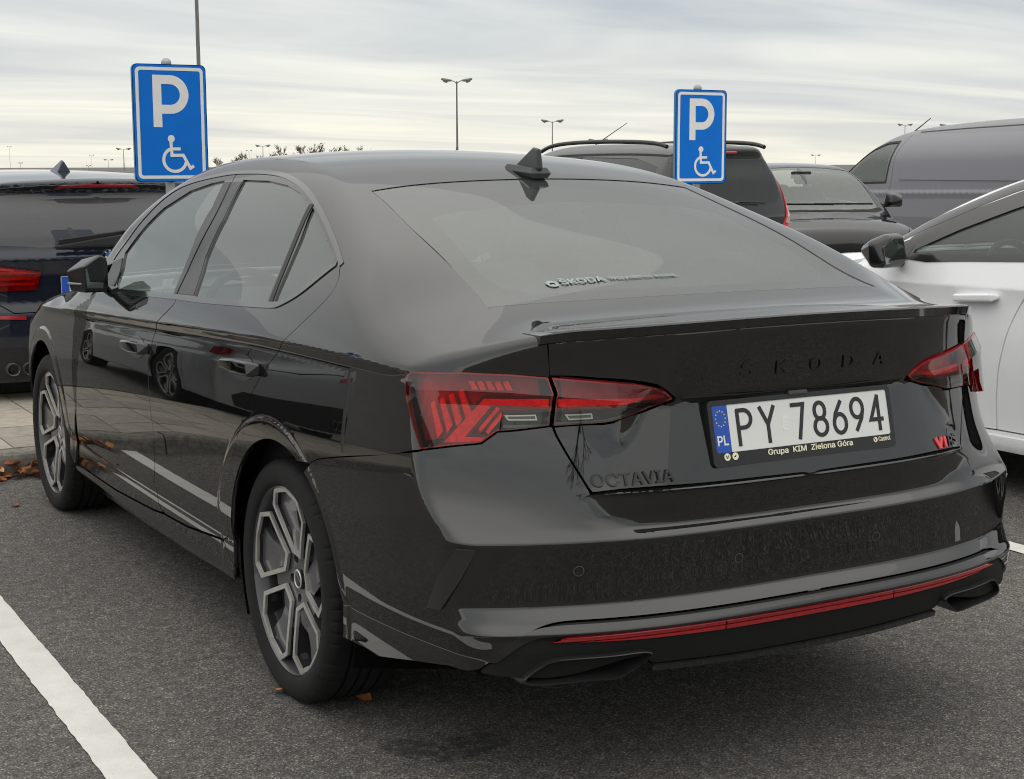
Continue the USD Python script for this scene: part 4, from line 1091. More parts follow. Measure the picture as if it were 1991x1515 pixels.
    hp_ = LineString(CORNER.to2(hook)).buffer(.0095, cap_style=2).intersection(P2(cat(m2, [(-9, m2[-1, 1]), (-9, m2[0, 1])])))
    hs = lay(sh, CORNER, hp_, step=.010, off=.0015, depth=.010, half=True, lines=levels(CORNER, REARZ))
    part(AP, "apron_moulding", join(hs, mirror(hs)), "gloss_black")
    red = [(-.662, .4035), (-.627, .4135), (-.45, .4145), (-.25, .4135), (0, .4125), (0, .3905), (-.25, .3915), (-.46, .3955), (-.60, .4005)]
    for x0, x1 in ((-.70, -.253), (-.249, .249), (.253, .70)):
        poly = P2(red + [(-x, z) for x, z in red[::-1]]).intersection(shapely.box(x0, 0, x1, 1))
        part(AP, "reflector", lay(sh, REAR, poly, step=.012, off=.004, depth=.006), "reflector_red")
    for s in (-1, 1):
        outline = np.array(T["exh"])
        P3 = cat(outline)
        P3 = P3 + (0, 0, -.004)
        c = P3.mean(0)
        ctr = lambda k: c + (P3 - c) * k
        rings_ = [P3 + (0, -.002, 0), ctr(np.array([.975, 1, .97])) + (0, -.010, 0), ctr(np.array([.955, 1, .90])) + (0, -.011, 0), ctr(np.array([.93, 1, .82])) + (0, -.002, 0), ctr(np.array([.86, 1, .66])) + (0, .06, 0)]
        rr = [spline(r, .012, True) for r in rings_]
        nmin = min(len(r) for r in rr)
        rr = [r[np.linspace(0, len(r) - 1, nmin).astype(int)] for r in rr]
        v = np.vstack([rr[0] + (0, .05, 0)] + rr); F = []
        nr = len(rr) + 1
        for a_ in range(nr - 1):
            for i in range(nmin):
                j = (i + 1) % nmin
                F += [(a_ * nmin + i, a_ * nmin + j, (a_ + 1) * nmin + j), (a_ * nmin + i, (a_ + 1) * nmin + j, (a_ + 1) * nmin + i)]
        ex = trimesh.Trimesh(v, F, process=False); ex.fix_normals()
        capm = trimesh.creation.triangulate_polygon(P2(rr[-1][:, [0, 2]]), engine="earcut")
        capm = trimesh.Trimesh(np.c_[capm[0][:, 0], np.full(len(capm[0]), rr[-1][:, 1].mean()), capm[0][:, 1]], capm[1])
        if s > 0:
            ex, capm = flipx(ex), flipx(capm)
        e = part(O, "exhaust_surround", shaded(ex, 40), "trim_black")
        part(e, "exhaust_opening", capm, "gap_black")
    # tail lamps: housings, light guides, lenses
    for s in (-1, 1):
        fl = (lambda m: m) if s < 0 else mirror
        lens_o = P2(CORNER.to2(lamp_o)).buffer(-.002)
        lens_i = P2(CORNER.to2(lamp_i)).buffer(-.002)
        TL = sub(O, "tail_lamp")
        cl = P2(CORNER.to2([(-.712, -.9, .848), (-.705, -.9, .8925), (-.30, -1.04, .902), (-.30, -1.04, .80), (-.712, -.9, .80)]))
        part(TL, "outer_housing", fl(lay(sh, CORNER, lens_o.buffer(.001), step=.015, off=-.030)), "lamp_red_dark")
        part(TL, "inner_housing", fl(lay(sh, CORNER, lens_i.buffer(.001), step=.015, off=-.024)), "lamp_red_dark")
        clear_o, clear_i = lens_o.intersection(cl), lens_i.intersection(cl)
        both_l = lens_o.union(lens_i).buffer(.004).buffer(-.004)
        rim_top = LineString(CORNER.to2(cat(lamp_o[[6, 5, 4, 3, 2, 1, 0, 16, 15, 14]], lamp_i[0:5])))
        band_ = rim_top.buffer(.040, join_style=2)

        def swell(p):
            q = CORNER.to2(p)
            d = shapely.distance(shapely.points(q[:, 0], q[:, 1]), rim_top)
            return .003 + .42 * np.minimum(d, .040)
        for nm, lp in (("outer_lens", lens_o), ("inner_lens", lens_i)):
            v, f, n = lay(sh, CORNER, lp.difference(cl), step=.010, off=swell if nm == "outer_lens" else (lambda p: .003 + (swell(p) - .003) * np.clip((-.37 - p[:, 0]) / .22, 0, 1)), depth=0, edge=.01, lines=[LineString(g.exterior.coords) for g in getattr(band_, "geoms", [band_])])
            part(TL, nm, fl(shaded(trimesh.Trimesh(v, f, process=False), 9)), "lens_red")
            part(TL, "lens_rim", fl(lay(sh, CORNER, lp.difference(lp.buffer(-.003)), step=.02, off=.003, depth=.012, edge=.01)), "lamp_red_dark")
        for nm, lp in (("outer_clear_lens", clear_o), ("inner_clear_lens", clear_i)):
            part(TL, nm, fl(lay(sh, CORNER, lp, step=.012, off=.004, depth=.012, edge=.01)), "lens_clear")
            part(TL, "clear_housing", fl(lay(sh, CORNER, lp.buffer(-.0005), step=.015, off=-.016)), "lamp_smoke")
        C2 = CORNER.to2
        # the angular light guide of the outer lamp and the strip that carries on into the tailgate
        chev = [(-.622, -.955, .9205), (-.742, -.876, .9195), (-.812, -.82, .8225), (-.748, -.872, .8255), (-.735, -.88, .836), (-.774, -.85, .836), (-.726, -.885, .9055), (-.622, -.955, .9035)]
        guide = P2(C2(on(sh, CORNER, chev))).intersection(lens_o.buffer(-.004))
        part(TL, "guide_border", fl(lay(sh, CORNER, guide.buffer(.0065, join_style=2).difference(guide.buffer(.0005)).intersection(lens_o.buffer(-.003)).difference(cl), step=.01, off=-.010, edge=.01)), "lamp_smoke")
        part(TL, "light_guide", fl(lay(sh, CORNER, guide, step=.01, off=-.007, depth=.008, edge=.01)), "lamp_red_bright")
        bars = [[(-.748, -.87, .851), (-.713, -.893, .901)], [(-.735, -.88, .8455), (-.706, -.9, .889)]]
        for b_ in bars:
            part(TL, "light_bar", fl(lay(sh, CORNER, LineString(C2(on(sh, CORNER, b_))).buffer(.0042, cap_style=2), step=.01, off=-.007, depth=.008, edge=.01)), "lamp_red_bright")
        strip_i = P2(C2(on(sh, CORNER, [(-.600, -.96, .9200), (-.365, -1.035, .9165), (-.375, -1.03, .9060), (-.598, -.96, .9035)]))).intersection(lens_i.buffer(-.003))
        part(TL, "light_guide", fl(lay(sh, CORNER, strip_i, step=.01, off=-.007, depth=.008, edge=.01)), "lamp_red_bright")
        # slanted brake-light facets in the outer corner and along the top
        for k_ in range(4):
            x0 = -.838 + .016 * k_
            y0 = -.79 - .016 * k_
            poly = P2(C2(on(sh, CORNER, [(x0 + .030, y0, .830 + .012 * k_), (x0 + .004, y0, .905 + .010 * k_), (x0 + .016, y0, .912 + .009 * k_), (x0 + .046, y0, .846 + .014 * k_)]))).intersection(lens_o.buffer(-.005))
            if poly.area > 1e-5:
                part(TL, "brake_facet", fl(lay(sh, CORNER, poly, step=.01, off=-.014 + .002 * k_, depth=.008, edge=.01)), "lamp_red_bright")
        for k_ in range(7):
            x0 = -.765 + .026 * k_ + (.012 if k_ > 4 else 0)
            lp = lens_o if x0 < -.64 else lens_i
            poly = P2(C2(on(sh, CORNER, [(x0, -.86, .938), (x0 - .012, -.86, .956), (x0 + .003, -.86, .958), (x0 + .018, -.86, .938)]))).intersection(lp.buffer(-.005))
            if poly.area > 1e-5:
                part(TL, "brake_facet", fl(lay(sh, CORNER, poly, step=.01, off=-.012, depth=.006, edge=.01)), "lamp_red_bright")
        for q in ([(-.702, -.9, .885), (-.645, -.94, .8870), (-.640, -.94, .8745), (-.690, -.9, .8735)], [(-.585, -.965, .887), (-.525, -.985, .8885), (-.522, -.985, .8765), (-.577, -.97, .8745)]):
            poly = P2(C2(on(sh, CORNER, q)))
            part(TL, "reversing_light", fl(lay(sh, CORNER, poly.difference(poly.buffer(-.003)), step=.01, off=-.004, depth=.004, edge=.005)), "lamp_clear")
            part(TL, "reversing_lamp_glass", fl(lay(sh, CORNER, poly.buffer(-.003), step=.01, off=-.008, edge=.01)), "lamp_red_bright" if False else "lamp_grey")
        for q, lp in (([(-.705, -.9, .8640), (-.628, -.95, .8655), (-.628, -.95, .8590), (-.705, -.9, .8570)], clear_o), ([(-.606, -.96, .8700), (-.51, -1.0, .8735), (-.42, -1.02, .8905), (-.415, -1.02, .8835), (-.505, -1.0, .8670), (-.606, -.96, .8630)], clear_i)):
            poly = P2(C2(on(sh, CORNER, q))).intersection(lp.buffer(-.003))
            if poly.area > 1e-5:
                part(TL, "indicator_strip", fl(lay(sh, CORNER, poly, step=.01, off=-.006, depth=.005, edge=.01)), "lamp_grey")
    # aerial fin on the roof
    fin_ = manifold3d.Manifold.hull(manifold3d.Manifold.cube((.001, .001, .001))) if False else None
    ay, az = .20, float(sh.B(np.array([0.0]), np.array([.20]))[0])
    rows = [(.075, .030, .0), (.075, .036, .010), (.068, .030, .022), (.055, .018, .027)]
    base = [trimesh.convex.convex_hull(np.array([(sx * w, ay + sy * ln_ * (1.12 if sy > 0 else 1) + .01, az - .012 + h + (sy > 0) * .012) for w, ln_, h in ((.026, .075, .0), (.034, .080, .014), (.026, .068, .030)) for sx in (-1, 1) for sy in (-1, 1)] + [(0, ay + .12, az + .012)]))]
    finm = hull_spheres([(0, ay - .055, az + .066), (0, ay - .030, az + .070), (0, ay + .02, az + .035), (0, ay + .07, az + .020), (0, ay - .06, az + .018)], [.0075, .0075, .009, .008, .010])
    AN = part(O, "roof_aerial", tm(*base), "antenna_black"); part(AN, "aerial_fin", finm, "antenna_black")
    # door mirrors
    mp = [(-.988, 1.765, 1.052), (-.976, 1.775, .992), (-.952, 1.705, 1.070), (-.948, 1.710, .990), (-.900, 1.712, 1.102), (-.875, 1.728, 1.095), (-.868, 1.738, 1.07), (-.870, 1.740, .988), (-.885, 1.835, 1.005), (-.885, 1.835, 1.062), (-.955, 1.825, 1.035), (-.93, 1.80, 1.085)]
    for s in (-1, 1):
        hm_ = hull_spheres(mp, .0095)
        foot = hull_spheres([(-.85, 1.78, .985), (-.85, 1.84, .985), (-.885, 1.77, .992), (-.885, 1.81, .992)], .012)
        rimn = lambda pts, d: np.array([(x, 1.6945 + (x + .955) * .40 - d, z) for x, z in pts])
        face = trimesh.convex.convex_hull(np.vstack([rimn([(-.958, 1.070), (-.953, .988), (-.868, .983), (-.860, 1.075), (-.874, 1.103), (-.902, 1.110)], d) for d in (.000, -.012)]))
        gl_ = trimesh.convex.convex_hull(np.vstack([rimn([(-.950, 1.064), (-.946, .997), (-.882, .993), (-.873, 1.070), (-.882, 1.090), (-.903, 1.099)], d) for d in (.002, .000)]))
        band = hull_spheres([(-.962, 1.715, 1.012), (-.992, 1.768, 1.012), (-.965, 1.820, 1.016)], .0045)
        f_ = (lambda m: m) if s < 0 else flipx
        MR = part(O, "door_mirror", f_(hm_), "paint_black")
        part(MR, "mirror_rim", f_(face), "satin_black"); part(MR, "mirror_glass", f_(gl_), "mirror_silver"); part(MR, "mirror_foot", f_(foot), "satin_black"); part(MR, "turn_signal", f_(band), "lamp_grey")
    # cabin
    cab = sub(O, "cabin")
    part(cab, "floor", box((0, 1.0, .36), (1.60, 2.9, .04)), "cabin_dark")
    for sx in (-1, 1):
        part(cab, "door_lining", box((sx * .80, 1.0, .68), (.05, 2.3, .58), .02), "cabin_dark")
    part(cab, "dashboard", hull_spheres([(-.70, 2.05, .90), (.70, 2.05, .90), (-.70, 1.85, .86), (.70, 1.85, .86), (-.70, 1.95, .60), (.70, 1.95, .60)], .05), "cabin_dark")
    for sx in (-.36, .36):
        part(cab, "front_seat", tm(hull_spheres([(sx - .19, 1.42, .55), (sx + .19, 1.42, .55), (sx - .19, .98, .52), (sx + .19, .98, .52)], .07), hull_spheres([(sx - .19, .95, .56), (sx + .19, .95, .56), (sx - .17, .74, 1.06), (sx + .17, .74, 1.06)], .065)), "seat_cloth")
        part(cab, "headrest", hull_spheres([(sx - .09, .72, 1.17), (sx + .09, .72, 1.17), (sx - .08, .69, 1.25), (sx + .08, .69, 1.25)], .05), "seat_cloth")
    part(cab, "rear_seat", tm(hull_spheres([(-.60, .42, .55), (.60, .42, .55), (-.60, .0, .52), (.60, .0, .52)], .07), hull_spheres([(-.60, -.05, .55), (.60, -.05, .55), (-.56, -.24, .98), (.56, -.24, .98)], .07)), "seat_cloth")
    for sx in (-.36, 0, .36):
        part(cab, "headrest", hull_spheres([(sx - .085, -.24, 1.07), (sx + .085, -.24, 1.07), (sx - .075, -.26, 1.135), (sx + .075, -.26, 1.135)], .042), "seat_cloth")
    part(cab, "parcel_shelf", box((0, -.52, .985), (1.10, .50, .02)), "cabin_dark")
    part(cab, "headlining", trimesh.Trimesh(*[np.array(a_) for a_ in ([(-.50, .15, 1.345), (.50, .15, 1.345), (.50, 1.35, 1.415), (-.50, 1.35, 1.415)], [(0, 1, 2), (0, 2, 3)])]), "headlining")
    stw = trimesh.creation.torus(.17, .016, 32, 10); stw.apply_transform(trimesh.transformations.rotation_matrix(math.radians(65), [1, 0, 0])); stw.apply_translation((-.36, 1.62, .88))
    part(cab, "steering_wheel", stw, "cabin_dark")
    part(cab, "inner_mirror", hull_spheres([(-.10, 1.42, 1.31), (.10, 1.42, 1.31), (-.10, 1.43, 1.36), (.10, 1.43, 1.36)], .012), "cabin_dark")
    # dark inner skin behind the gaps, arches and floor
    und = [box((0, 1.35, .25), (1.40, 3.9, .03)), box((0, -.62, .52), (1.1, .30, .30))]
    part(O, "underbody", tm(*und), "gap_black")
    for sx in (-1, 1):
        for yc in (0.0, 2.681):
            lin = revolve_x([(0, .415), (.31, .415), (.32, .10)], 40); v = lin.vertices
            keep = [i for i, f_ in enumerate(lin.faces) if lin.vertices[f_][:, 2].mean() > -.16]
            lin = trimesh.Trimesh(lin.vertices, lin.faces[keep]); lin.apply_translation((-.86, yc - .02, .325))
            part(O, "arch_liner", lin if sx < 0 else flipx(lin), "gap_black")
    innerskin = []
    for poly, fr_, off in ((cat(fdoor), LEFT, -.016), (cat(rdoor), LEFT, -.016), (rb, LEFT, -.016)):
        hh = [fg, rg, qg]
        p_ = P2(fr_.to2(poly)).buffer(.006)
        for h in hh:
            p_ = p_.difference(P2(fr_.to2(h)).buffer(.008))
        innerskin.append(lay(sh, fr_, p_, step=.05, off=off))
    tgp = P2(TAIL.to2(cat(tgseam, lamp_i[[0]], tglow, tgbot, [(0, -.7, 1.1)], gl_bot[::-1]))).buffer(.01)
    innerskin.append(lay(sh, TAIL, LineString(TAIL.to2(cat(tgseam, [lamp_o[12]], tglow, tgbot))).buffer(.02), step=.03, off=-.016))
    innerskin.append(lay(sh, CORNER, LineString(CORNER.to2(cat(S5, lamp_o[7:12]))).buffer(.02), step=.03, off=-.016))
    innerskin.append(lay(sh, CORNER, LineString(CORNER.to2(dt)).buffer(.02), step=.03, off=-.014))
    ik = join(*innerskin); part(O, "inner_skin", join(ik, mirror(ik)), "gap_black")
    # wheels
    rim, tyre = rim_mesh(), tyre_mesh()
    rim2 = {}
    for yc, xf in ((0.0, .872), (2.681, .872)):
        for sx in (-1, 1):
            wheel(O, (sx * xf, yc, .3225), sx, rim, tyre)
    return O, sh


octavia, OSH = build_octavia()
# ---------------------------------------------------------------- the other cars
class CarSpec:
    def __init__(s, **k):
        s.__dict__.update(k)


def generic_shell(c):
    """A body from a few proportions: half width W, tumblehome, crease and belt heights, roof / rear / front profiles. y = 0 half-way between the axles."""
    sh = Shell()
    y0, y1 = c.rear[0][1] - .4, c.front[0][1] + .4
    ys, zs = np.arange(y0, y1, .012), np.arange(0, 2.3, .004)
    ya, yb = min(p[1] for p in c.rear), max(p[1] for p in c.front)
    st = np.array([ya - .3, ya, ya + .4, ya + .9, (ya + yb) / 2, yb - 1.1, yb - .55, yb - .15, yb + .3])
    W = c.W + np.array([-.13, -.075, -.03, -.008, 0, -.010, -.045, -.12, -.25])
    cr, be = np.interp(st, [ya, yb], [c.crease[1], c.crease[0]]), np.interp(st, [ya, yb], [c.belt[1], c.belt[0]])
    t = c.tumble
    f = [(.08, W - .12), (.16, W - .06), (.24, W - .014), (.36, W - .006), (.52, W + .006), (np.minimum(.66, cr - .12), W + .008), (cr - .06, W - .004), (cr, W + .001, True), (be, W - .035, True), (be + .12, W - .035 - t * .22), (be + .27, W - .035 - t * .60), (be + .40, W - .035 - t * 1.0), (2.1, W - .035 - t * 1.0 - (2.1 - .40 - be) * 1.0)]
    x = _feat(st, f, ys, zs, .005)
    Y, Z = np.meshgrid(ys, zs, indexing="ij")
    for yc in c.axles:
        r = np.hypot(Y - yc, Z - c.wheel_r)
        e = np.clip((c.wheel_r + .115 - r) / .02, 0, 1)
        x += .006 * e * e * (3 - 2 * e) * np.clip((.86 - Z) / .05, 0, 1)
    sh.A = Grid(ys, zs, x)
    sh.ridges = lambda q: [np.stack([np.full(len(q), -.9), q, np.interp(q, st, v) + d], 1) for v in (cr, be) for d in (-.008, .008)]
    xs, yt = np.arange(0, 1.2, .02), np.arange(y0, y1, .012)
    a = np.array(c.top)
    prof = PchipInterpolator(a[:, 0], a[:, 1]) if c.sharp else CubicSpline(a[:, 0], a[:, 1], bc_type="natural")
    X, Yt = np.meshgrid(xs, yt, indexing="ij")
    bow = np.interp(Yt, [r[0] for r in c.bow], [r[1] for r in c.bow])
    z = prof(np.clip(Yt + bow * X ** 2, a[0, 0], a[-1, 0])) - c.crown * X ** 2 - .45 * np.maximum(X - .6, 0) ** 2
    sh.B = Grid(xs, yt, gaussian_filter1d(z, 2.0, axis=1))
    xr, zr = np.arange(0, 1.2, .02), np.arange(0, 2.3, .004)
    sx = np.array([0, .25, .5, .7, .85, 1.0, 1.15])
    sh.C = Grid(xr, zr, _feat(sx, [(z_, y_ + c.rear_bow * sx ** 3, *k) for z_, y_, *k in c.rear], xr, zr, .006))
    sh.D = Grid(xr, zr, _feat(sx, [(z_, y_ - c.front_bow * sx ** 3, *k) for z_, y_, *k in c.front], xr, zr, .012))
    sh.kab, sh.kac, sh.kbc, sh.kd = c.kab, .08, .02, .12
    return sh


def hitpts(sh, frame, pts):
    return sh.hit(frame.origin(frame.to2(np.asarray(pts, float)), 8.0), frame.d)


class Car:
    """The shared parts of a parked car; the look of each kind is added by its own builder."""
    def __init__(s, name, label, c, loc, rot, body, group=None, flipped=False):
        s.c, s.sh = c, generic_shell(c)
        s.root = thing(name, label, c.cat, loc, rot, group)
        s.body = body
        s.holes, s.cuts = [], []
        # the half shell is drawn from behind for cars seen from the back, from in front for those that face us
        s.Q = Frame((.72, -.55, -.42)) if c.facing else Frame((.72, .55, -.42))

    def left(s, yz):
        return hitpts(s.sh, LEFT, [(0, y, z) for y, z in yz])

    def top(s, xy):
        return hitpts(s.sh, TOP, [(x, y, 0) for x, y in xy])

    def back(s, xz):
        return hitpts(s.sh, REAR, [(x, 0, z) for x, z in xz])

    def nose(s, xz):
        return hitpts(s.sh, FRONT, [(x, 0, z) for x, z in xz])

    def shell(s, name="body", step=.022):
        c, sh = s.c, s.sh
        ya, yb = min(p[1] for p in c.rear), max(p[1] for p in c.front)
        zb = .22
        if not c.facing:
            yf = yb - .30
            zc = float(sh.B(np.array([0.]), np.array([ya + .03]))[0])
            mid_top = s.top([(0, y) for y in np.linspace(yf, ya + .05, 90)])
            mid_rear = s.back([(0, z) for z in np.linspace(zc - .03, zb, 60)])
            bot = cat(s.back([(x, zb) for x in np.linspace(0, -.5, 12)])[1:], hitpts(sh, CORNER, [(x, y, zb) for x, y in zip(np.linspace(-.52, -.86, 16), np.linspace(ya + .02, ya + .36, 16))]), s.left([(y, zb) for y in np.linspace(ya + .42, yf, 60)]))
            a = np.linspace(math.radians(-20), math.radians(88), 40)
            fr = sh.hit(np.stack([-2.2 * np.cos(a), np.full(40, yf), .45 + 2.2 * np.sin(a)], 1), np.array([1.0, 0, 0])) if False else s.left([(yf, z) for z in np.linspace(zb, c.hoodz - .03, 12)])
            fr2 = s.top([(x, yf) for x in np.linspace(-c.W + .14, -.01, 14)])
            poly3, mid = cat(mid_top, mid_rear, bot, fr[1:], fr2), cat(mid_top, mid_rear)
        else:
            yr = ya + .11
            zc = float(sh.B(np.array([0.]), np.array([yb - .06]))[0])
            mid_top = s.top([(0, y) for y in np.linspace(yr, yb - .08, 90)])
            mid_f = s.nose([(0, z) for z in np.linspace(zc - .03, zb, 40)])
            FC = Frame((.66, -.75, 0))
            bot = cat(s.nose([(x, zb) for x in np.linspace(0, -.5, 12)])[1:], hitpts(sh, FC, [(x, y, zb) for x, y in zip(np.linspace(-.52, -.84, 16), np.linspace(yb - .02, yb - .40, 16))]), s.left([(y, zb) for y in np.linspace(yb - .46, yr, 60)]))
            zt = float(sh.B(np.array([.6]), np.array([yr]))[0])
            fr = s.left([(yr, z) for z in np.linspace(zb, zt - .12, 16)])
            fr2 = s.top([(x, yr) for x in np.linspace(-.56, -.01, 12)])
            poly3, mid = cat(mid_top, mid_f, bot, fr[1:], fr2), cat(mid_top, mid_f)
        poly = P2(s.Q.to2(poly3))
        for h in s.holes:
            poly = poly.difference(P2(s.Q.to2(h)))
        for cut in s.cuts:
            poly = poly.difference(LineString(s.Q.to2(cut)).buffer(.0028, cap_style=2))
        for yc in c.axles:
            r = c.wheel_r + .055
            arc = s.left([(yc + r * math.cos(q), c.wheel_r + r * math.sin(q)) for q in np.linspace(math.radians(-22), math.radians(202), 40) if c.wheel_r + r * math.sin(q) > zb])
            arc = cat(arc, [arc[-1] + (0, 0, -.35), arc[0] + (0, 0, -.35)])
            poly = poly.difference(P2(s.Q.to2(arc)))
        q_ = np.linspace(ya + .25, yb - .25, 140)
        rl = [LineString(s.Q.to2(hitpts(sh, LEFT, r_))) for r_ in sh.ridges(q_)]
        m = lay(sh, s.Q, poly, step=step, depth=.02, half=True, back=8, lines=rl)
        p = part(s.root, name, join(m, mirror(m)), s.body)
        # the end that faces away
        if not c.facing:
            e = lay(sh, FRONT, P2([FRONT.to2((x, 0, z)).tolist() for x, z in [(0, .2), (-.5, .2), (-c.W + .12, .24), (-c.W + .11, c.hoodz - .18), (-.6, c.hoodz - .08), (0, c.hoodz - .05)]]), off=-.004, step=.04, half=True, back=8)
        else:
            zt = min(c.rear[-1][0], float(sh.B(np.array([.5]), np.array([ya + .12]))[0])) - .10
            e = lay(sh, REAR, P2([REAR.to2((x, 0, z)).tolist() for x, z in [(0, .2), (-.5, .2), (-c.W + .125, .24), (-c.W + .115, .95), (-.66, max(zt - .10, .96)), (-.52, zt + .02), (0, zt + .05)]]), off=-.004, step=.04, half=True, back=8)
        v_, f_, n_ = e  # keep only what lies on the end face itself
        ok = (v_[f_][:, :, 1] < ya + .30).all(1) if c.facing else (v_[f_][:, :, 1] > yb - .60).all(1)
        e = (v_, f_[ok], n_)
        part(s.root, "front_bumper" if not c.facing else "tail_panel", join(e, mirror(e)), s.body)
        return p

    def patch(s, frame, pts3, name, mat, off=.002, depth=.004, both=True, half=False, parent=None, step=.02, label=None, grow=0.0):
        poly = P2(frame.to2(pts3)).buffer(grow)
        m = lay(s.sh, frame, poly, step=step, off=off, depth=depth, half=half, back=8)
        parent = parent or s.root
        if half:
            return part(s_parent := parent, name, join(m, mirror(m)), mat, label)
        p = part(parent, name, m, mat, label)
        if both:
            part(parent, name, mirror(m), mat, label)
        return p

    def line(s, frame, pts3, w, name, mat, off=.002, depth=.004, both=True, half=False, parent=None):
        m = lay(s.sh, frame, LineString(frame.to2(pts3)).buffer(w / 2, cap_style=2), step=.02, off=off, depth=depth, half=half, back=8)
        parent = parent or s.root
        if half:
            return part(parent, name, join(m, mirror(m)), mat)
        p = part(parent, name, m, mat)
        if both:
            part(parent, name, mirror(m), mat)
        return p

    def wheels(s, rim, tyre):
        k = s.c.wheel_r / .3225
        for yc in s.c.axles:
            for sx in (-1, 1):
                w = wheel(s.root, (sx * (s.c.W - .03), yc, s.c.wheel_r), sx, rim, tyre)
                UsdGeom.Xformable(stage.GetPrimAtPath(w)).AddScaleOp().Set(Gf.Vec3f(1, k, k))
                lin = revolve_x([(0, s.c.wheel_r + .10), (.31, s.c.wheel_r + .10), (.32, .10)], 36)
                keep = [i for i, f_ in enumerate(lin.faces) if lin.vertices[f_][:, 2].mean() > -.12]
                lin = trimesh.Trimesh(lin.vertices, lin.faces[keep]); lin.apply_translation((-(s.c.W - .045), yc, s.c.wheel_r))
                part(s.root, "arch_liner", lin if sx < 0 else flipx(lin), "gap_black")
        ya, yb = min(p[1] for p in s.c.rear), max(p[1] for p in s.c.front)
        part(s.root, "underbody", box((0, (ya + yb) / 2, .23), (2 * s.c.W - .34, yb - ya - .5, .04)), "gap_black")

    def cabin(s, front_y, rear_y, floor=.38, dash=None, seats=True, z=.0):
        cb = sub(s.root, "cabin"); W = s.c.W
        part(cb, "floor", box((0, (front_y + rear_y) / 2, floor), (2 * W - .24, front_y - rear_y + .9, .04)), "cabin_dark")
        for sx in (-1, 1):
            part(cb, "door_lining", box((sx * (W - .12), (front_y + rear_y) / 2, s.c.belt[0] - .30), (.05, front_y - rear_y + .4, .52), .02), "cabin_dark")
        d = front_y + .35 if dash is None else dash
        zb = s.c.belt[0] - .06
        part(cb, "dashboard", hull_spheres([(-W + .22, d + .25, zb), (W - .22, d + .25, zb), (-W + .22, d, zb - .03), (W - .22, d, zb - .03), (-W + .22, d + .1, zb - .3), (W - .22, d + .1, zb - .3)], .05), "cabin_dark")
        stw = trimesh.creation.torus(.175, .017, 28, 8); stw.apply_transform(trimesh.transformations.rotation_matrix(math.radians(62), [1, 0, 0])); stw.apply_translation((-.37, d - .16, zb + .01))
        spk = bar((-.37 - .16, d - .16, zb + .01), (-.37 + .16, d - .16, zb + .01), .02)
        part(cb, "steering_wheel", tm(stw, spk, hull_spheres([(-.37, d - .15, zb), (-.37, d - .05, zb - .05)], [.06, .04])), "cabin_dark")
        if seats:
            for sx in (-.37, .37):
                part(cb, "front_seat", tm(hull_spheres([(sx - .19, front_y - .1, floor + .20), (sx + .19, front_y - .1, floor + .20), (sx - .19, front_y - .5, floor + .17), (sx + .19, front_y - .5, floor + .17)], .07), hull_spheres([(sx - .19, front_y - .55, floor + .2), (sx + .19, front_y - .55, floor + .2), (sx - .17, front_y - .78, floor + .72 + z), (sx + .17, front_y - .78, floor + .72 + z)], .065), hull_spheres([(sx - .09, front_y - .80, floor + .86 + z), (sx + .09, front_y - .80, floor + .86 + z), (sx - .08, front_y - .83, floor + .95 + z), (sx + .08, front_y - .83, floor + .95 + z)], .05)), "seat_cloth")
            part(cb, "rear_seat", tm(hull_spheres([(-W + .3, rear_y + .55, floor + .2), (W - .3, rear_y + .55, floor + .2), (-W + .3, rear_y + .1, floor + .17), (W - .3, rear_y + .1, floor + .17)], .07), hull_spheres([(-W + .3, rear_y + .05, floor + .2), (W - .3, rear_y + .05, floor + .2), (-W + .34, rear_y - .12, floor + .62), (W - .34, rear_y - .12, floor + .62)], .065)), "seat_cloth")
        return cb

    def mirrors(s, y, z, mat, big=1.0):
        W = s.c.W
        for sx in (-1, 1):
            f_ = (lambda m: m) if sx < 0 else flipx
            x = -W - .02
            h = hull_spheres([(x - .135 * big, y + .03, z + .035), (x - .130 * big, y + .03, z - .03), (x - .09, y + .01, z + .055 * big), (x - .02, y + .02, z + .055 * big), (x - .0, y + .02, z - .02), (x - .12, y - .0, z - .03), (x - .01, y + .02, z - .03), (x - .02, y + .11, z - .01), (x - .10, y + .11, z + .01), (x - .04, y + .10, z + .04)], .035)
            m = part(s.root, "door_mirror", f_(h), mat)
            part(m, "mirror_glass", f_(trimesh.convex.convex_hull(np.array([(x - q, y - .034 + .03 * (q < .05) - d, z + r) for d in (0, .003) for q, r in ((.01, -.04), (.13, -.045), (.145, .035), (.09, .070), (.02, .07))]))), "mirror_silver")
            part(m, "mirror_foot", f_(hull_spheres([(x + .08, y + .06, z - .045), (x - .03, y + .04, z - .045)], [.022, .018])), "satin_black")


RIM, TYRE = rim_mesh(), tyre_mesh()
PLAIN_RIM = dict(RIM)


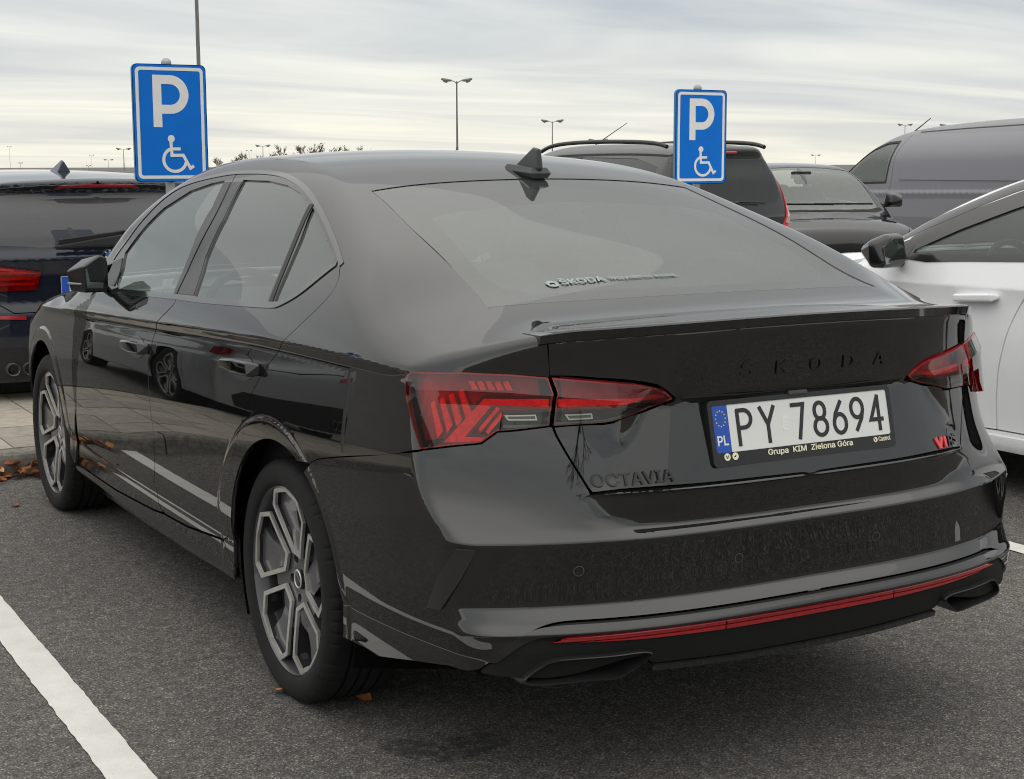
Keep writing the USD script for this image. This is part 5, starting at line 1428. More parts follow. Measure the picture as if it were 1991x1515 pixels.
# ---- dark blue estate that stands beyond the pavement with its tail towards us
def build_estate(name, label, loc, body="paint_navy", yellow=False, group=None):
    c = CarSpec(cat="car", W=.905, crease=(.80, .86), belt=(.90, .965), tumble=.29, crown=.075, kab=.06, sharp=False, facing=False, wheel_r=.33, axles=(-1.28, 1.55), hoodz=.80, rear_bow=.20, front_bow=.42,
                top=[(-2.6, 1.34), (-2.20, 1.355), (-1.8, 1.378), (-1.0, 1.40), (-.2, 1.405), (.3, 1.385), (.8, 1.27), (1.25, 1.06), (1.55, .94), (2.0, .90), (2.4, .82), (2.7, .70)],
                bow=[(-3, .0), (0, .0), (1.2, .14), (2.5, .2)],
                rear=[(.05, -2.27), (.22, -2.33), (.40, -2.36), (.60, -2.37), (.66, -2.335, True), (.70, -2.335), (.80, -2.345), (.915, -2.375, True), (.945, -2.35, True), (.962, -2.335), (1.05, -2.31), (1.15, -2.27), (1.262, -2.195), (1.29, -2.20, True), (1.325, -2.265, True), (1.5, -2.255)],
                front=[(.1, 2.1), (.4, 2.26), (.7, 2.25), (.9, 2.1), (1.3, 1.7)])
    car = Car(name, label, c, loc, 0, body, group)
    TAILF = Frame((0, .9, -.3))
    rw = car.back([(0, .968), (-.35, .970), (-.62, .985), (-.70, 1.02), (-.655, 1.14), (-.605, 1.262), (-.3, 1.275), (0, 1.278)])
    rw = resample(rw, .03)
    swin = car.left([(-1.95, 1.02), (-1.70, .985), (-.55, .965), (.45, .945), (.72, .965), (.38, 1.17), (.0, 1.285), (-.5, 1.315), (-1.2, 1.305), (-1.72, 1.25)])
    swin = resample(swin, .03)
    car.holes = [swin]
    side_cut = [car.left([(-.50, .945), (-.52, .80), (-.50, .5), (-.46, .27)]), car.left([(.68, .93), (.72, .7), (.68, .27)]), car.left([(-1.55, .96), (-1.62, .85), (-1.4, .78)])]
    car.cuts = [resample(q, .03, closed=False) for q in side_cut]
    hole = car.back([(0, .972), (-.35, .974), (-.60, .99), (-.685, 1.025), (-.64, 1.14), (-.595, 1.258), (-.3, 1.271), (0, 1.274)])
    hole = cat(resample(hole, .03, closed=False), [(.03, -2.2, 1.27), (.03, -2.34, .975)])
    car.holes.append(hole)
    # the lid's seam from the window past the lamp to the bumper
    lid = [car.back([(-.725, 1.02), (-.70, .90)]), car.back([(-.655, .735), (-.60, .665), (-.52, .612), (0, .60)])]
    car.cuts += [resample(q, .02, closed=False) for q in lid]
    car.shell(step=.02)
    p = P2(TAILF.to2(cat(rw)))
    m = lay(car.sh, TAILF, p, step=.03, off=-.006, half=True, back=8); part(car.root, "rear_window", join(m, mirror(m)), "glass_estate")
    car.patch(LEFT, swin, "side_window", "glass_estate", off=-.006, depth=0, grow=.004)
    car.line(LEFT, car.left([(-.50, .965), (-.46, 1.30)]), .05, "pillar_trim", "satin_black", off=.001)
    car.line(LEFT, cat(swin, swin[:1]), .018, "window_trim", "gloss_black")
    # dark overhang under the roof's edge with the long brake light
    car.patch(REAR, car.back([(0, 1.285), (-.3, 1.282), (-.62, 1.268), (-.62, 1.300), (-.3, 1.320), (0, 1.3225)]), "roof_edge", "gloss_black", off=.003, half=True, step=.006)
    car.patch(REAR, car.back([(0, 1.312), (-.20, 1.309), (-.245, 1.306), (-.20, 1.3215), (0, 1.3245)]), "high_brake_light", "reflector_red", off=.009, half=True, step=.006)
    # wiper
    wp = tm(hull_spheres([(-.26, -2.375, 1.015), (-.26, -2.365, .985), (.09, -2.372, 1.055), (.09, -2.362, 1.030)], .008), hull_spheres([(-.26, -2.365, .978), (.13, -2.375, .985), (.13, -2.37, 1.035), (.06, -2.37, 1.01)], .014))
    w = part(car.root, "rear_wiper", wp, "satin_black"); part(w, "wiper_pivot", hull_spheres([(.105, -2.385, 1.06), (.13, -2.385, 1.06), (.105, -2.37, 1.03)], .011), "gloss_black")
    # lamps that wrap round the corners
    lampf = Frame((.35, .92, 0))
    outline = hitpts(car.sh, lampf, [(-.375, -2.36, .842), (-.60, -2.32, .878), (-.80, -2.2, .895), (-.845, -2.1, .888), (-.86, -2.1, .80), (-.82, -2.2, .755), (-.60, -2.3, .738), (-.40, -2.35, .742)])
    outline = resample(outline, .02)
    pl = P2(lampf.to2(outline))
    for sx in (-1, 1):
        fl = (lambda q: q) if sx < 0 else mirror
        tl = sub(car.root, "tail_lamp")
        part(tl, "lamp_housing", fl(lay(car.sh, lampf, pl, step=.03, off=.002, depth=.01, back=8)), "lamp_red_dark")
        b0 = pl.bounds
        for k, zz in enumerate((.775, .805, .838)):
            bz = shapely.box(-9, lampf.to2((0, 0, zz - .007))[1], 9, lampf.to2((0, 0, zz + .007))[1])
            part(tl, "light_bar", fl(lay(car.sh, lampf, pl.buffer(-.014).intersection(bz), step=.03, off=.006, depth=.006, back=8)), "lamp_red_bright")
        cb = P2(lampf.to2(hitpts(car.sh, lampf, [(-.50, -2.3, .848), (-.62, -2.3, .860), (-.62, -2.3, .875), (-.50, -2.3, .860)])))
        part(tl, "reversing_light", fl(lay(car.sh, lampf, cb, step=.03, off=.010, depth=.004, back=8)), "lamp_clear")
        part(tl, "lamp_lens", fl(lay(car.sh, lampf, pl, step=.02, off=.018, depth=.02, back=8)), "lens_red")
    car.patch(REAR, car.back([(-.46, .575), (-.74, .59), (-.74, .610), (-.46, .595)]), "reflector", "reflector_red", off=.006)
    # plate
    yp = float(car.sh.C(np.array([.1]), np.array([.74]))[0])
    pl_c = (0, yp - .012, .755)
    P_ = part(car.root, "number_plate", place(extrude(rounded(.52, .11, .006), .006), pl_c, (1, 0, 0), (0, .02, 1)), "plate_yellow" if yellow else "plate_white")
    part(P_, "country_band", place(extrude(shapely.box(-.258, -.053, -.215, .053), .0015), (0, yp - .0185, .755), (1, 0, 0), (0, .02, 1)), "plate_blue")
    # badge: quartered roundel
    by = float(car.sh.C(np.array([0.]), np.array([.93]))[0])
    o = np.array((.012, car.sh.C(np.array([.02]), np.array([.9165]))[0] - .004, .918))
    u, v = (1, 0, 0), (0, -.15, 1)
    BD = part(car.root, "badge", place(extrude(Point(0, 0).buffer(.041), .005), o, u, v), "chrome")
    part(BD, "badge_ring", place(extrude(Point(0, 0).buffer(.038).difference(Point(0, 0).buffer(.025)), .0015), o + (0, -.005, 0), u, v), "badge_black")
    for k in range(4):
        a = np.radians(np.linspace(90 * k, 90 * k + 90, 10))
        part(BD, "badge_quarter", place(extrude(Polygon([(0, 0)] + [(.0245 * math.cos(q), .0245 * math.sin(q)) for q in a]), .0015), o + (0, -.005, 0), u, v), "badge_blue" if k % 2 else "badge_white")
    if name == "estate_car" and not yellow:
        for ch, ang in (("B", 135), ("M", 90), ("W", 45)):
            t = meshkit.text_mesh(ch, .0095, .001, True); t.apply_translation((-np.ptp(t.vertices[:, 0]) / 2, -.0045, 0))
            q = math.radians(ang)
            du, dv = np.array([math.sin(q), 0, -math.cos(q)]), np.array([math.cos(q), -.15 * math.sin(q), math.sin(q)])
            part(BD, "badge_letter", place(t, o + np.array([.0315 * math.cos(q), -.0066 - .0047 * math.sin(q), .0315 * math.sin(q)]), du, dv), "badge_white")
    # twin tail pipes, left
    for x in (-.545, -.455):
        e = revolve_x([(.08, .034), (-.02, .036), (-.024, .034), (-.02, .031), (.06, .030)], 24); e.apply_transform(trimesh.transformations.rotation_matrix(math.pi / 2, [0, 0, 1])); e.apply_translation((x, -2.345, .300))
        t = part(car.root, "tail_pipe", e, "steel"); part(t, "pipe_opening", place(extrude(Point(0, 0).buffer(.030), .002), (x, -2.31, .300), (1, 0, 0), (0, 0, 1)), "gap_black")
    # shark fin
    az = float(car.sh.B(np.array([0.]), np.array([-1.35]))[0])
    part(car.root, "roof_aerial", hull_spheres([(0, -1.43, az + .055), (0, -1.40, az + .062), (0, -1.25, az + .012), (.030, -1.44, az), (-.030, -1.44, az), (.026, -1.22, az), (-.026, -1.22, az)], [.008, .008, .010, .008, .008, .007, .007]), body)
    car.patch(REAR, car.back([(0, .24), (-.70, .24), (-.72, .36), (-.62, .42), (0, .42)]), "bumper_apron", "satin_black", off=.003, half=True)
    car.cabin(.35, -1.0)
    part(car.root, "luggage_cover", box((0, -1.9, .93), (1.30, .75, .02)), "cabin_dark")
    net = [bar((x, -1.2, .98), (x, -1.2, 1.20), .0025, seg=4) for x in np.arange(-.42, -.02, .022)] + [bar((-.42, -1.2, z), (-.03, -1.2, z), .0025, seg=4) for z in np.arange(.98, 1.2, .022)]
    part(car.root, "luggage_net", tm(*net), "trim_grey", kind="stuff")
    ws = car.top([(0, 1.42), (-.4, 1.37), (-.70, 1.22), (-.66, 1.0), (-.58, .62), (-.3, .55), (0, .53)])
    car.patch(TOP, ws, "windscreen", "glass_estate", off=.003, half=True)
    car.mirrors(.75, .97, body)
    car.wheels(RIM, TYRE)
    return car.root


glass("glass_estate", (.16, .17, .19), ior=1.6, film=.13, filmcol=(.28, .28, .30))
estate = build_estate("estate_car", "dark navy estate car with red brake light strip, behind the left parking sign", (0.0, 7.375, 0.0))
# one more car of that row, left of the picture: it and its yellow plate are mirrored in the black car's doors
e2 = build_estate("parked_estate", "silver estate car with a yellow plate, standing to the left of the navy estate", (-3.45, 7.45, 0), "paint_silver", True)


# ---- grey people carrier seen from behind
def build_carrier():
    c = CarSpec(cat="car", W=.875, crease=(.86, .93), belt=(.98, 1.03), tumble=.20, crown=.055, kab=.09, sharp=False, facing=False, wheel_r=.32, axles=(-1.35, 1.45), hoodz=.90, rear_bow=.16, front_bow=.4,
                top=[(-2.5, 1.585), (-2.1, 1.60), (-1.5, 1.625), (-.6, 1.635), (0, 1.62), (.5, 1.54), (1.0, 1.32), (1.4, 1.10), (1.6, 1.02), (2.0, .96), (2.35, .84), (2.6, .7)],
                bow=[(-3, .0), (0, .0), (1.2, .14), (2.5, .2)],
                rear=[(.05, -2.15), (.25, -2.22), (.55, -2.25), (.70, -2.235, True), (.78, -2.20), (.98, -2.19), (1.05, -2.175), (1.25, -2.135), (1.45, -2.07), (1.50, -2.07, True), (1.56, -2.10, True), (1.7, -2.08)],
                front=[(.1, 2.1), (.4, 2.2), (.8, 2.18), (1.0, 2.0), (1.4, 1.6)])
    car = Car("people_carrier", "dark grey people carrier with black roof rails, behind the right parking sign", c, (6.68, 10.15, 0), 0, "paint_charcoal")
    rw3 = resample(car.back([(0, 1.035), (-.45, 1.035), (-.60, 1.06), (-.655, 1.13), (-.625, 1.32), (-.575, 1.445), (-.50, 1.470), (0, 1.485)]), .03)
    swin = resample(car.left([(-1.95, 1.09), (-1.6, 1.07), (-.4, 1.05), (.55, 1.03), (.95, 1.06), (.55, 1.30), (.2, 1.46), (-.4, 1.50), (-1.5, 1.48), (-1.9, 1.40)]), .03)
    car.holes = [swin, cat(resample(car.back([(0, 1.05), (-.45, 1.05), (-.585, 1.075), (-.635, 1.135), (-.607, 1.32), (-.56, 1.435), (-.49, 1.455), (0, 1.47)]), .03, closed=False), [(.03, -2.1, 1.46), (.03, -2.18, 1.06)])]
    car.cuts = [resample(q, .03, closed=False) for q in (car.left([(-.5, 1.03), (-.52, .8), (-.5, .27)]), car.left([(.75, 1.0), (.78, .7), (.72, .27)]), car.back([(-.705, 1.42), (-.735, 1.05), (-.70, .72)]))]
    car.shell(step=.025)
    TF = Frame((0, .95, -.2))
    m = lay(car.sh, TF, P2(TF.to2(rw3)), step=.03, off=.002, depth=.008, half=True, back=8); part(car.root, "rear_window", join(m, mirror(m)), "glass_estate2")
    car.patch(LEFT, swin, "side_window", "glass_estate2", off=-.005, depth=0, grow=.004)
    car.line(LEFT, car.left([(-.50, 1.06), (-.46, 1.49)]), .07, "pillar_trim", "satin_black", off=.001)
    wrap = Frame((.6, .8, 0))
    lampo = resample(hitpts(car.sh, wrap, [(-.70, -2.2, .80), (-.74, -2.15, .92), (-.735, -2.1, 1.05), (-.705, -2.05, 1.30), (-.725, -2.0, 1.31), (-.79, -1.95, 1.12), (-.845, -1.95, .98), (-.85, -1.98, .84), (-.80, -2.08, .78)]), .02)
    pl = P2(wrap.to2(lampo))
    for sx in (-1, 1):
        fl = (lambda q: q) if sx < 0 else mirror
        tl = sub(car.root, "tail_lamp")
        part(tl, "lamp_body", fl(lay(car.sh, wrap, pl, step=.03, off=.010, depth=.02, back=8)), "lamp_red")
        zz = wrap.to2((0, 0, 1.02))[1]; z2 = wrap.to2((0, 0, .86))[1]
        part(tl, "clear_section", fl(lay(car.sh, wrap, pl.buffer(-.022).intersection(shapely.box(-9, z2, 9, zz)), step=.03, off=.016, depth=.006, back=8)), "lamp_clear")
    part(car.root, "high_brake_light", box((0, -2.115, 1.535), (.26, .03, .028), .008), "reflector_red")
    part(car.root, "rear_wiper", tm(hull_spheres([(.02, -2.23, 1.075), (.40, -2.22, 1.06)], .008), hull_spheres([(0, -2.215, 1.06), (.06, -2.225, 1.06)], .022)), "satin_black")
    for sx in (-1, 1):
        zr = lambda y: float(car.sh.B(np.array([.56]), np.array([y]))[0])
        r = spline([(sx * .575, -1.98, zr(-1.98) + .0), (sx * .575, -1.86, zr(-1.86) + .020), (sx * .575, -1.4, zr(-1.4) + .030), (sx * .575, -.4, zr(-.4) + .030), (sx * .575, .15, zr(.15) + .020), (sx * .575, .32, zr(.32))], .05)
        part(car.root, "roof_rail", tube(r, .021, 8), "satin_black")
    az = float(car.sh.B(np.array([0.]), np.array([.1]))[0])
    part(car.root, "whip_aerial", bar((0, .25, az - .01), (0, -.45, az + .24), .006, .003, 6), "matt_black")
    yp = float(car.sh.C(np.array([.1]), np.array([.80]))[0])
    part(car.root, "number_plate", place(extrude(rounded(.52, .11, .006), .008), (0, yp - .014, .86), (1, 0, 0), (0, .05, 1)), "plate_yellow")
    ws = car.top([(0, 1.48), (-.4, 1.43), (-.70, 1.25), (-.66, 1.0), (-.60, .62), (-.3, .56), (0, .54)])
    car.patch(TOP, ws, "windscreen", "glass_estate2", off=.003, half=True)
    car.cabin(.5, -.8, z=.06)
    for sx in (-.4, .4):
        part(car.root, "rear_headrest", hull_spheres([(sx - .1, -1.0, 1.12), (sx + .1, -1.0, 1.12), (sx - .09, -1.02, 1.22), (sx + .09, -1.02, 1.22)], .05), "seat_cloth")
    car.mirrors(.95, 1.05, "paint_charcoal"); car.wheels(RIM, TYRE)
    return car


glass("glass_estate2", (.42, .50, .47), ior=1.5, film=.05, filmcol=(.30, .32, .31))
build_carrier()


# ---- dark hatchback that faces us
def build_hatch():
    c = CarSpec(cat="car", W=.895, crease=(.77, .86), belt=(.88, .99), tumble=.25, crown=.07, kab=.06, sharp=False, facing=True, wheel_r=.32, axles=(-1.3, 1.33), hoodz=.80, rear_bow=.2, front_bow=.42,
                top=[(-2.4, 1.10), (-2.1, 1.20), (-1.7, 1.36), (-1.2, 1.425), (-.5, 1.44), (0, 1.42), (.35, 1.36), (.75, 1.145), (1.10, .945), (1.28, .90), (1.6, .865), (1.95, .80), (2.2, .71), (2.5, .55)],
                bow=[(-3, .0), (0, .0), (1.0, .16), (2.5, .22)],
                rear=[(.1, -2.0), (.4, -2.06), (.8, -2.05), (1.0, -2.0), (1.2, -1.9), (1.5, -1.8)],
                front=[(.1, 2.02), (.3, 2.12), (.5, 2.16), (.66, 2.15), (.80, 2.08), (1.0, 1.9), (1.3, 1.6)])
    car = Car("hatchback_car", "dark hatchback facing the camera with clear headlamp, between the people carrier and the van", c, (9.05, 9.95, 0), 157, "paint_darkgrey")
    wsp = [(0, 1.12), (-.3, 1.09), (-.58, 1.01), (-.72, .90), (-.685, .72), (-.61, .45), (-.55, .30), (-.3, .255), (0, .245)]
    ws = resample(car.top(wsp), .03, closed=False)
    swin = resample(car.left([(-1.5, 1.06), (-1.2, 1.01), (.3, .965), (.70, .955), (.35, 1.14), (-.05, 1.295), (-.5, 1.345), (-1.1, 1.32), (-1.45, 1.22)]), .03)
    car.holes = [cat(ws, [(.02, .25, 1.37), (.02, 1.12, .97)]), swin]
    hood = [car.top([(-.80, .98), (-.78, 1.4), (-.70, 1.9), (-.60, 2.02)]), car.left([(.62, .95), (.66, .7), (.62, .27)])]
    car.cuts = [resample(q, .03, closed=False) for q in hood]
    car.shell(step=.025)
    m = lay(car.sh, TOP, P2(TOP.to2(ws)), step=.03, off=-.003, half=True, back=8); part(car.root, "windscreen", join(m, mirror(m)), "glass_clear")
    car.patch(LEFT, swin, "side_window", "glass_tint", off=-.005, depth=0, grow=.004)
    car.line(LEFT, car.left([(-.42, .99), (-.38, 1.33)]), .06, "pillar_trim", "satin_black", off=.001)
    car.patch(TOP, resample(car.top([(0, 1.175), (-.35, 1.14), (-.64, 1.05), (-.76, .93), (-.73, .90), (-.59, 1.0), (-.3, 1.085), (0, 1.118)]), .03), "scuttle", "matt_black", half=True)
    FQ = Frame((.5, -.86, 0))
    hl = resample(hitpts(car.sh, FQ, [(-.42, 2.1, .645), (-.62, 2.05, .635), (-.80, 1.8, .68), (-.815, 1.7, .745), (-.72, 1.9, .735), (-.46, 2.1, .685)]), .02)
    for sx in (-1, 1):
        fl = (lambda q: q) if sx < 0 else mirror
        h = sub(car.root, "headlamp")
        p = P2(FQ.to2(hl))
        part(h, "lamp_housing", fl(lay(car.sh, FQ, p, step=.03, off=.001, depth=.01, back=8)), "lamp_grey")
        part(h, "lamp_lens", fl(lay(car.sh, FQ, p, step=.03, off=.012, depth=.012, back=8)), "lens_clear")
        for x_, y_, z_ in ((-.53, 2.12, .662), (-.66, 2.03, .685)):
            q = Point(FQ.to2(hitpts(car.sh, FQ, [(x_, y_, z_)])[0])).buffer(.030)
            part(h, "lamp_reflector", fl(lay(car.sh, FQ, q, step=.03, off=.006, depth=.004, back=8)), "lamp_clear")
    grille = car.nose([(0, .40), (-.40, .40), (-.50, .48), (-.44, .62), (0, .64)])
    car.patch(FRONT, grille, "grille", "matt_black", off=.004, half=True)
    part(car.root, "number_plate", place(extrude(rounded(.52, .11, .006), .006), (0, 2.175, .46), (-1, 0, 0), (0, 0, 1)), "plate_white")
    cb = car.cabin(.20, -.95)
    part(cb, "inner_mirror", hull_spheres([(-.10, .42, 1.28), (.10, .42, 1.28), (-.10, .43, 1.33), (.10, .43, 1.33)], .014), "cabin_dark")
    part(car.root, "wiper", bar((.55, 1.02, 1.005), (-.15, 1.14, 1.00), .010), "matt_black"); part(car.root, "wiper", bar((0.05, 1.08, 1.005), (-.62, 1.0, 1.00), .010), "matt_black")
    car.mirrors(.62, 1.02, "paint_darkgrey"); car.wheels(RIM, TYRE)


build_hatch()


# ---- grey panel van
def build_van():
    c = CarSpec(cat="van", W=.955, crease=(.98, 1.06), belt=(1.03, 1.10), tumble=.10, crown=.035, kab=.10, sharp=False, facing=True, wheel_r=.335, axles=(-1.6, 1.65), hoodz=1.0, rear_bow=.05, front_bow=.4,
                top=[(-3, 2.04), (-2.5, 2.04), (-1.5, 2.03), (-.3, 1.98), (.4, 1.91), (.75, 1.82), (1.1, 1.62), (1.5, 1.34), (1.8, 1.16), (2.0, 1.09), (2.3, 1.0), (2.6, .8)],
                bow=[(-3, .0), (0, .0), (1.2, .14), (2.5, .2)],
                rear=[(.1, -2.50), (.5, -2.54), (1.0, -2.52), (1.6, -2.48), (2.2, -2.40)],
                front=[(.1, 2.25), (.5, 2.42), (.9, 2.40), (1.1, 2.25), (1.5, 1.8)])
    car = Car("panel_van", "grey panel van with a blank windowless side, parked at the right behind the white car", c, (14.12, 12.40, 0), 0, "paint_vangrey")
    cabw = resample(car.left([(.48, 1.16), (1.16, 1.14), (1.52, 1.15), (1.24, 1.42), (.95, 1.63), (.72, 1.72), (.50, 1.735)]), .03)
    wsv = resample(car.top([(0, 1.97), (-.4, 1.92), (-.76, 1.74), (-.78, 1.55), (-.73, 1.0), (-.4, .85), (0, .82)]), .03, closed=False)
    car.holes = [cabw, cat(wsv, [(.03, .82, 1.79), (.03, 1.97, 1.09)])]
    cuts = [car.left([(.36, 1.83), (.37, 1.2), (.34, .3)]), car.left([(1.60, 1.10), (1.60, .8), (1.5, .3)])]
    car.cuts = [resample(q, .03, closed=False) for q in cuts]
    car.shell(step=.03)
    car.patch(LEFT, cabw, "cab_window", "glass_clear", off=-.008, depth=0, grow=.004)
    car.line(LEFT, cat(cabw, cabw[:1]), .03, "window_seal", "seal_rubber")
    # the blank side is one large pressed field with a rolled edge
    pane = resample(car.left([(.22, 1.20), (.24, 1.68), (.16, 1.765), (-.2, 1.80), (-1.2, 1.84), (-2.3, 1.85), (-2.38, 1.80), (-2.38, 1.24), (-2.3, 1.20)]), .03)
    car.patch(LEFT, pane, "side_panel", "paint_vangrey", off=.012, depth=.014)
    car.line(LEFT, resample(car.left([(.25, 1.865), (-.6, 1.90), (-1.6, 1.93), (-2.4, 1.935)]), .03, closed=False), .018, "roof_gutter", "seal_rubber", off=.001)
    car.line(LEFT, resample(car.left([(.3, .45), (-2.2, .45)]), .05, closed=False), .10, "rubbing_strip", "satin_black", off=.012)
    part(car.root, "whip_aerial", bar((-.35, .55, 1.86), (-.35, .20, 2.06), .009, .006, 6), "matt_black")
    car.patch(TOP, wsv, "windscreen", "glass_clear", off=-.004, half=True)
    car.cabin(1.25, -.2, z=.12, seats=False)
    part(car.root, "bulkhead", box((0, .28, .95), (1.5, .03, 1.2)), "trim_grey")
    for sx in (-.45, .45):
        part(car.root, "cab_seat", tm(hull_spheres([(sx - .2, .48, .95), (sx + .2, .48, .95), (sx - .18, .40, 1.42), (sx + .18, .40, 1.42)], .06), hull_spheres([(sx - .1, .40, 1.52), (sx + .1, .40, 1.52), (sx - .1, .38, 1.62), (sx + .1, .38, 1.62)], .05)), "seat_cloth")
    car.mirrors(1.65, 1.22, "satin_black"); car.wheels(RIM, TYRE)


build_van()


# ---- white car in the next bay
def build_white():
    c = CarSpec(cat="car", W=.935, crease=(.86, .93), belt=(.955, 1.03), tumble=.27, crown=.06, kab=.055, sharp=False, facing=True, wheel_r=.345, axles=(-1.4, 1.45), hoodz=.88, rear_bow=.3, front_bow=.42,
                top=[(-2.5, 1.0), (-2.2, 1.12), (-1.8, 1.28), (-1.2, 1.40), (-.6, 1.455), (-.3, 1.45), (0, 1.412), (.3, 1.325), (.68, 1.165), (.98, 1.03), (1.18, .975), (1.9, .93), (2.25, .84), (2.5, .7)],
                bow=[(-3, .0), (0, .0), (1.2, .14), (2.5, .2)],
                rear=[(.05, -2.15), (.25, -2.26), (.55, -2.30), (.9, -2.28), (1.05, -2.30), (1.3, -2.2)],
                front=[(.1, 2.2), (.4, 2.34), (.7, 2.32), (.9, 2.15), (1.3, 1.8)])
    car = Car("white_car", "white car with black door mirror, in the bay right of the black car", c, (3.66, .95, 0), 0, "paint_white")
    win = resample(car.left([(-.60, 1.045), (-.2, 1.030), (.2, 1.012), (.42, .998), (.54, 1.005), (.525, 1.045), (.30, 1.145), (.05, 1.240), (-.17, 1.315), (-.40, 1.358), (-.62, 1.370)]), .02)
    rwin = resample(car.left([(-.70, 1.05), (-1.35, 1.085), (-1.75, 1.14), (-1.55, 1.26), (-1.15, 1.345), (-.72, 1.375)]), .02)
    wsw = resample(car.top([(0, 1.06), (-.4, 1.01), (-.71, .86), (-.665, .62), (-.59, .22), (-.3, .16), (0, .14)]), .03, closed=False)
    car.holes = [win, rwin, cat(wsw, [(.03, .14, 1.38), (.03, 1.06, 1.0)])]
    seam = car.left([(-.58, 1.035), (-.50, .985), (-.38, .90), (-.25, .80), (-.14, .64), (-.085, .48), (-.06, .36), (-.065, .285)])
    seam = car.left([(-.63, 1.04), (-.45, 1.0), (-.28, .93), (-.17, .84), (-.10, .68), (-.06, .45), (-.06, .285)])
    sill = car.left([(-.06, .285), (.5, .27), (1.0, .262)])
    sill2 = car.left([(-.06, .285), (-.5, .29), (-1.0, .30)])
    fro = car.left([(.86, .97), (.85, .9), (.86, .6), (.90, .262)])
    bon = car.left([(.95, .95), (1.5, .90), (2.0, .82)])
    car.cuts = [spline(q, .02) for q in (seam, sill, sill2, fro, bon)]
    car.shell(step=.016)
    car.patch(LEFT, win, "door_window", "glass_tint2", off=-.006, depth=0, grow=.004, step=.03)
    car.patch(LEFT, rwin, "rear_side_window", "glass_dark", off=-.006, depth=0, grow=.004, step=.03)
    frame_l = cat(win[:], win[:1])
    car.line(LEFT, frame_l, .030, "window_surround", "gloss_black", off=.003, depth=.006)
    blk = P2(LEFT.to2(cat(win)))  .buffer(.062, join_style=1).difference(P2(LEFT.to2(cat(win))).buffer(.016)).difference(P2(LEFT.to2([(0, y_, z_) for y_, z_ in ((-.64, .9), (.9, .9), (.9, .985), (.45, .992), (-.64, 1.040))])))
    bm_ = lay(car.sh, LEFT, blk, step=.03, off=.002, depth=.004, back=8); part(car.root, "door_frame", bm_, "gloss_black"); part(car.root, "door_frame", mirror(bm_), "gloss_black")
    car.line(LEFT, cat(rwin, rwin[:1]), .026, "window_surround", "gloss_black", off=.003, depth=.006)
    roof_line = spline(car.left([(.78, 1.005), (.62, 1.098), (.35, 1.215), (.094, 1.322), (-.16, 1.388), (-.5, 1.415), (-1.2, 1.38), (-1.7, 1.25)]), .03)
    car.line(LEFT, roof_line, .045, "roof_moulding", "gloss_black", off=.003, depth=.006)
    car.patch(LEFT, car.left([(.55, .985), (.80, .970), (.70, 1.03), (.58, 1.075), (.53, 1.05)]), "mirror_sail", "gloss_black", off=.004)
    # handle: a bar let into a shallow cup
    hx = float(car.sh.A(np.array([.02]), np.array([.855]))[0])
    for sx in (-1, 1):
        fl = (lambda q: q) if sx < 0 else flipx
        for y0 in (.075, -1.02):
            hz = .845 if y0 > 0 else .875
            h = part(car.root, "door_handle", fl(hull_spheres([(-hx - .034, y0 - .105, hz + .020), (-hx - .034, y0 - .105, hz + .006), (-hx - .030, y0 + .10, hz + .004), (-hx - .030, y0 + .10, hz - .008), (-hx - .004, y0 - .115, hz + .014), (-hx - .004, y0 + .115, hz - .004)], .011)), "paint_white")
            cup = lay(car.sh, LEFT, P2(LEFT.to2([(0, y0 - .02 + .075 * math.cos(a), hz + .002 + .034 * math.sin(a)) for a in np.linspace(0, 2 * np.pi, 24)[:-1]])), off=.0015, step=.03, back=8)
            part(h, "handle_cup", cup if sx < 0 else mirror(cup), "paint_white")
    car.patch(LEFT, car.left([(-1.02, .285), (-.5, .272), (.5, .255), (1.03, .245), (1.03, .205), (-1.02, .215)]), "sill_trim", "paint_white", off=.022, depth=.03)
    rw = car.top([(0, -2.02), (-.4, -2.0), (-.62, -1.92), (-.58, -1.55), (-.50, -1.35), (0, -1.32)])
    car.patch(TOP, rw, "rear_window", "glass_dark", off=.003, half=True)
    car.patch(TOP, wsw, "windscreen", "glass_clear", off=-.004, half=True)
    tl = car.back([(-.50, .84), (-.80, .85), (-.80, .94), (-.52, .93)])
    car.patch(REAR, tl, "tail_lamp", "lamp_red", off=.006)
    car.cabin(.25, -.95, dash=.52)
    part(car.root, "side_seat_backs", box((0.37, -.6, .95), (.3, .1, .3), .04), "seat_cloth")
    car.mirrors(.52, 1.02, "gloss_black", 1.0); car.wheels(RIM, TYRE)


glass("glass_tint2", (.76, .90, .84), ior=1.5, film=.09, filmcol=(.3, .33, .32))
build_white()

# ---------------------------------------------------------------- pavement, kerb, markings
KY, KZ = 3.47, .11
rng = random.Random(11)
pav = UsdGeom.Xform.Define(stage, "/World/pavement").GetPrim(); tag(pav, kind="structure")
part("/World/pavement", "joint_bed", quad(-14, KY + .12, 16, 5.55, KZ - .010), "joint_earth")
far = []
for i in range(-46, 53):
    for j in range(6):
        x, y = i * .302 + .06, KY + .13 + j * .302
        z = KZ + rng.uniform(-.002, .002)
        m = box((x + .15, y + .15, z - .02), (.295, .295, .04))
        t = np.array(m.vertices); top_ = t[:, 2] > z - .01
        t[top_, 2] += rng.uniform(-.0015, .0015) * np.sign(t[top_, 0] - x - .15)
        m = trimesh.Trimesh(t, m.faces, process=False)
        if -2.9 < x < 1.8:
            part("/World/pavement", "paving_slab", m, "slab_" + rng.choice("abc"))
        else:
            far.append(m)
part("/World/pavement", "paving_slab_field", tm(*far), "slab_b", kind="stuff")
kerb = UsdGeom.Xform.Define(stage, "/World/kerb").GetPrim(); tag(kerb, kind="structure")
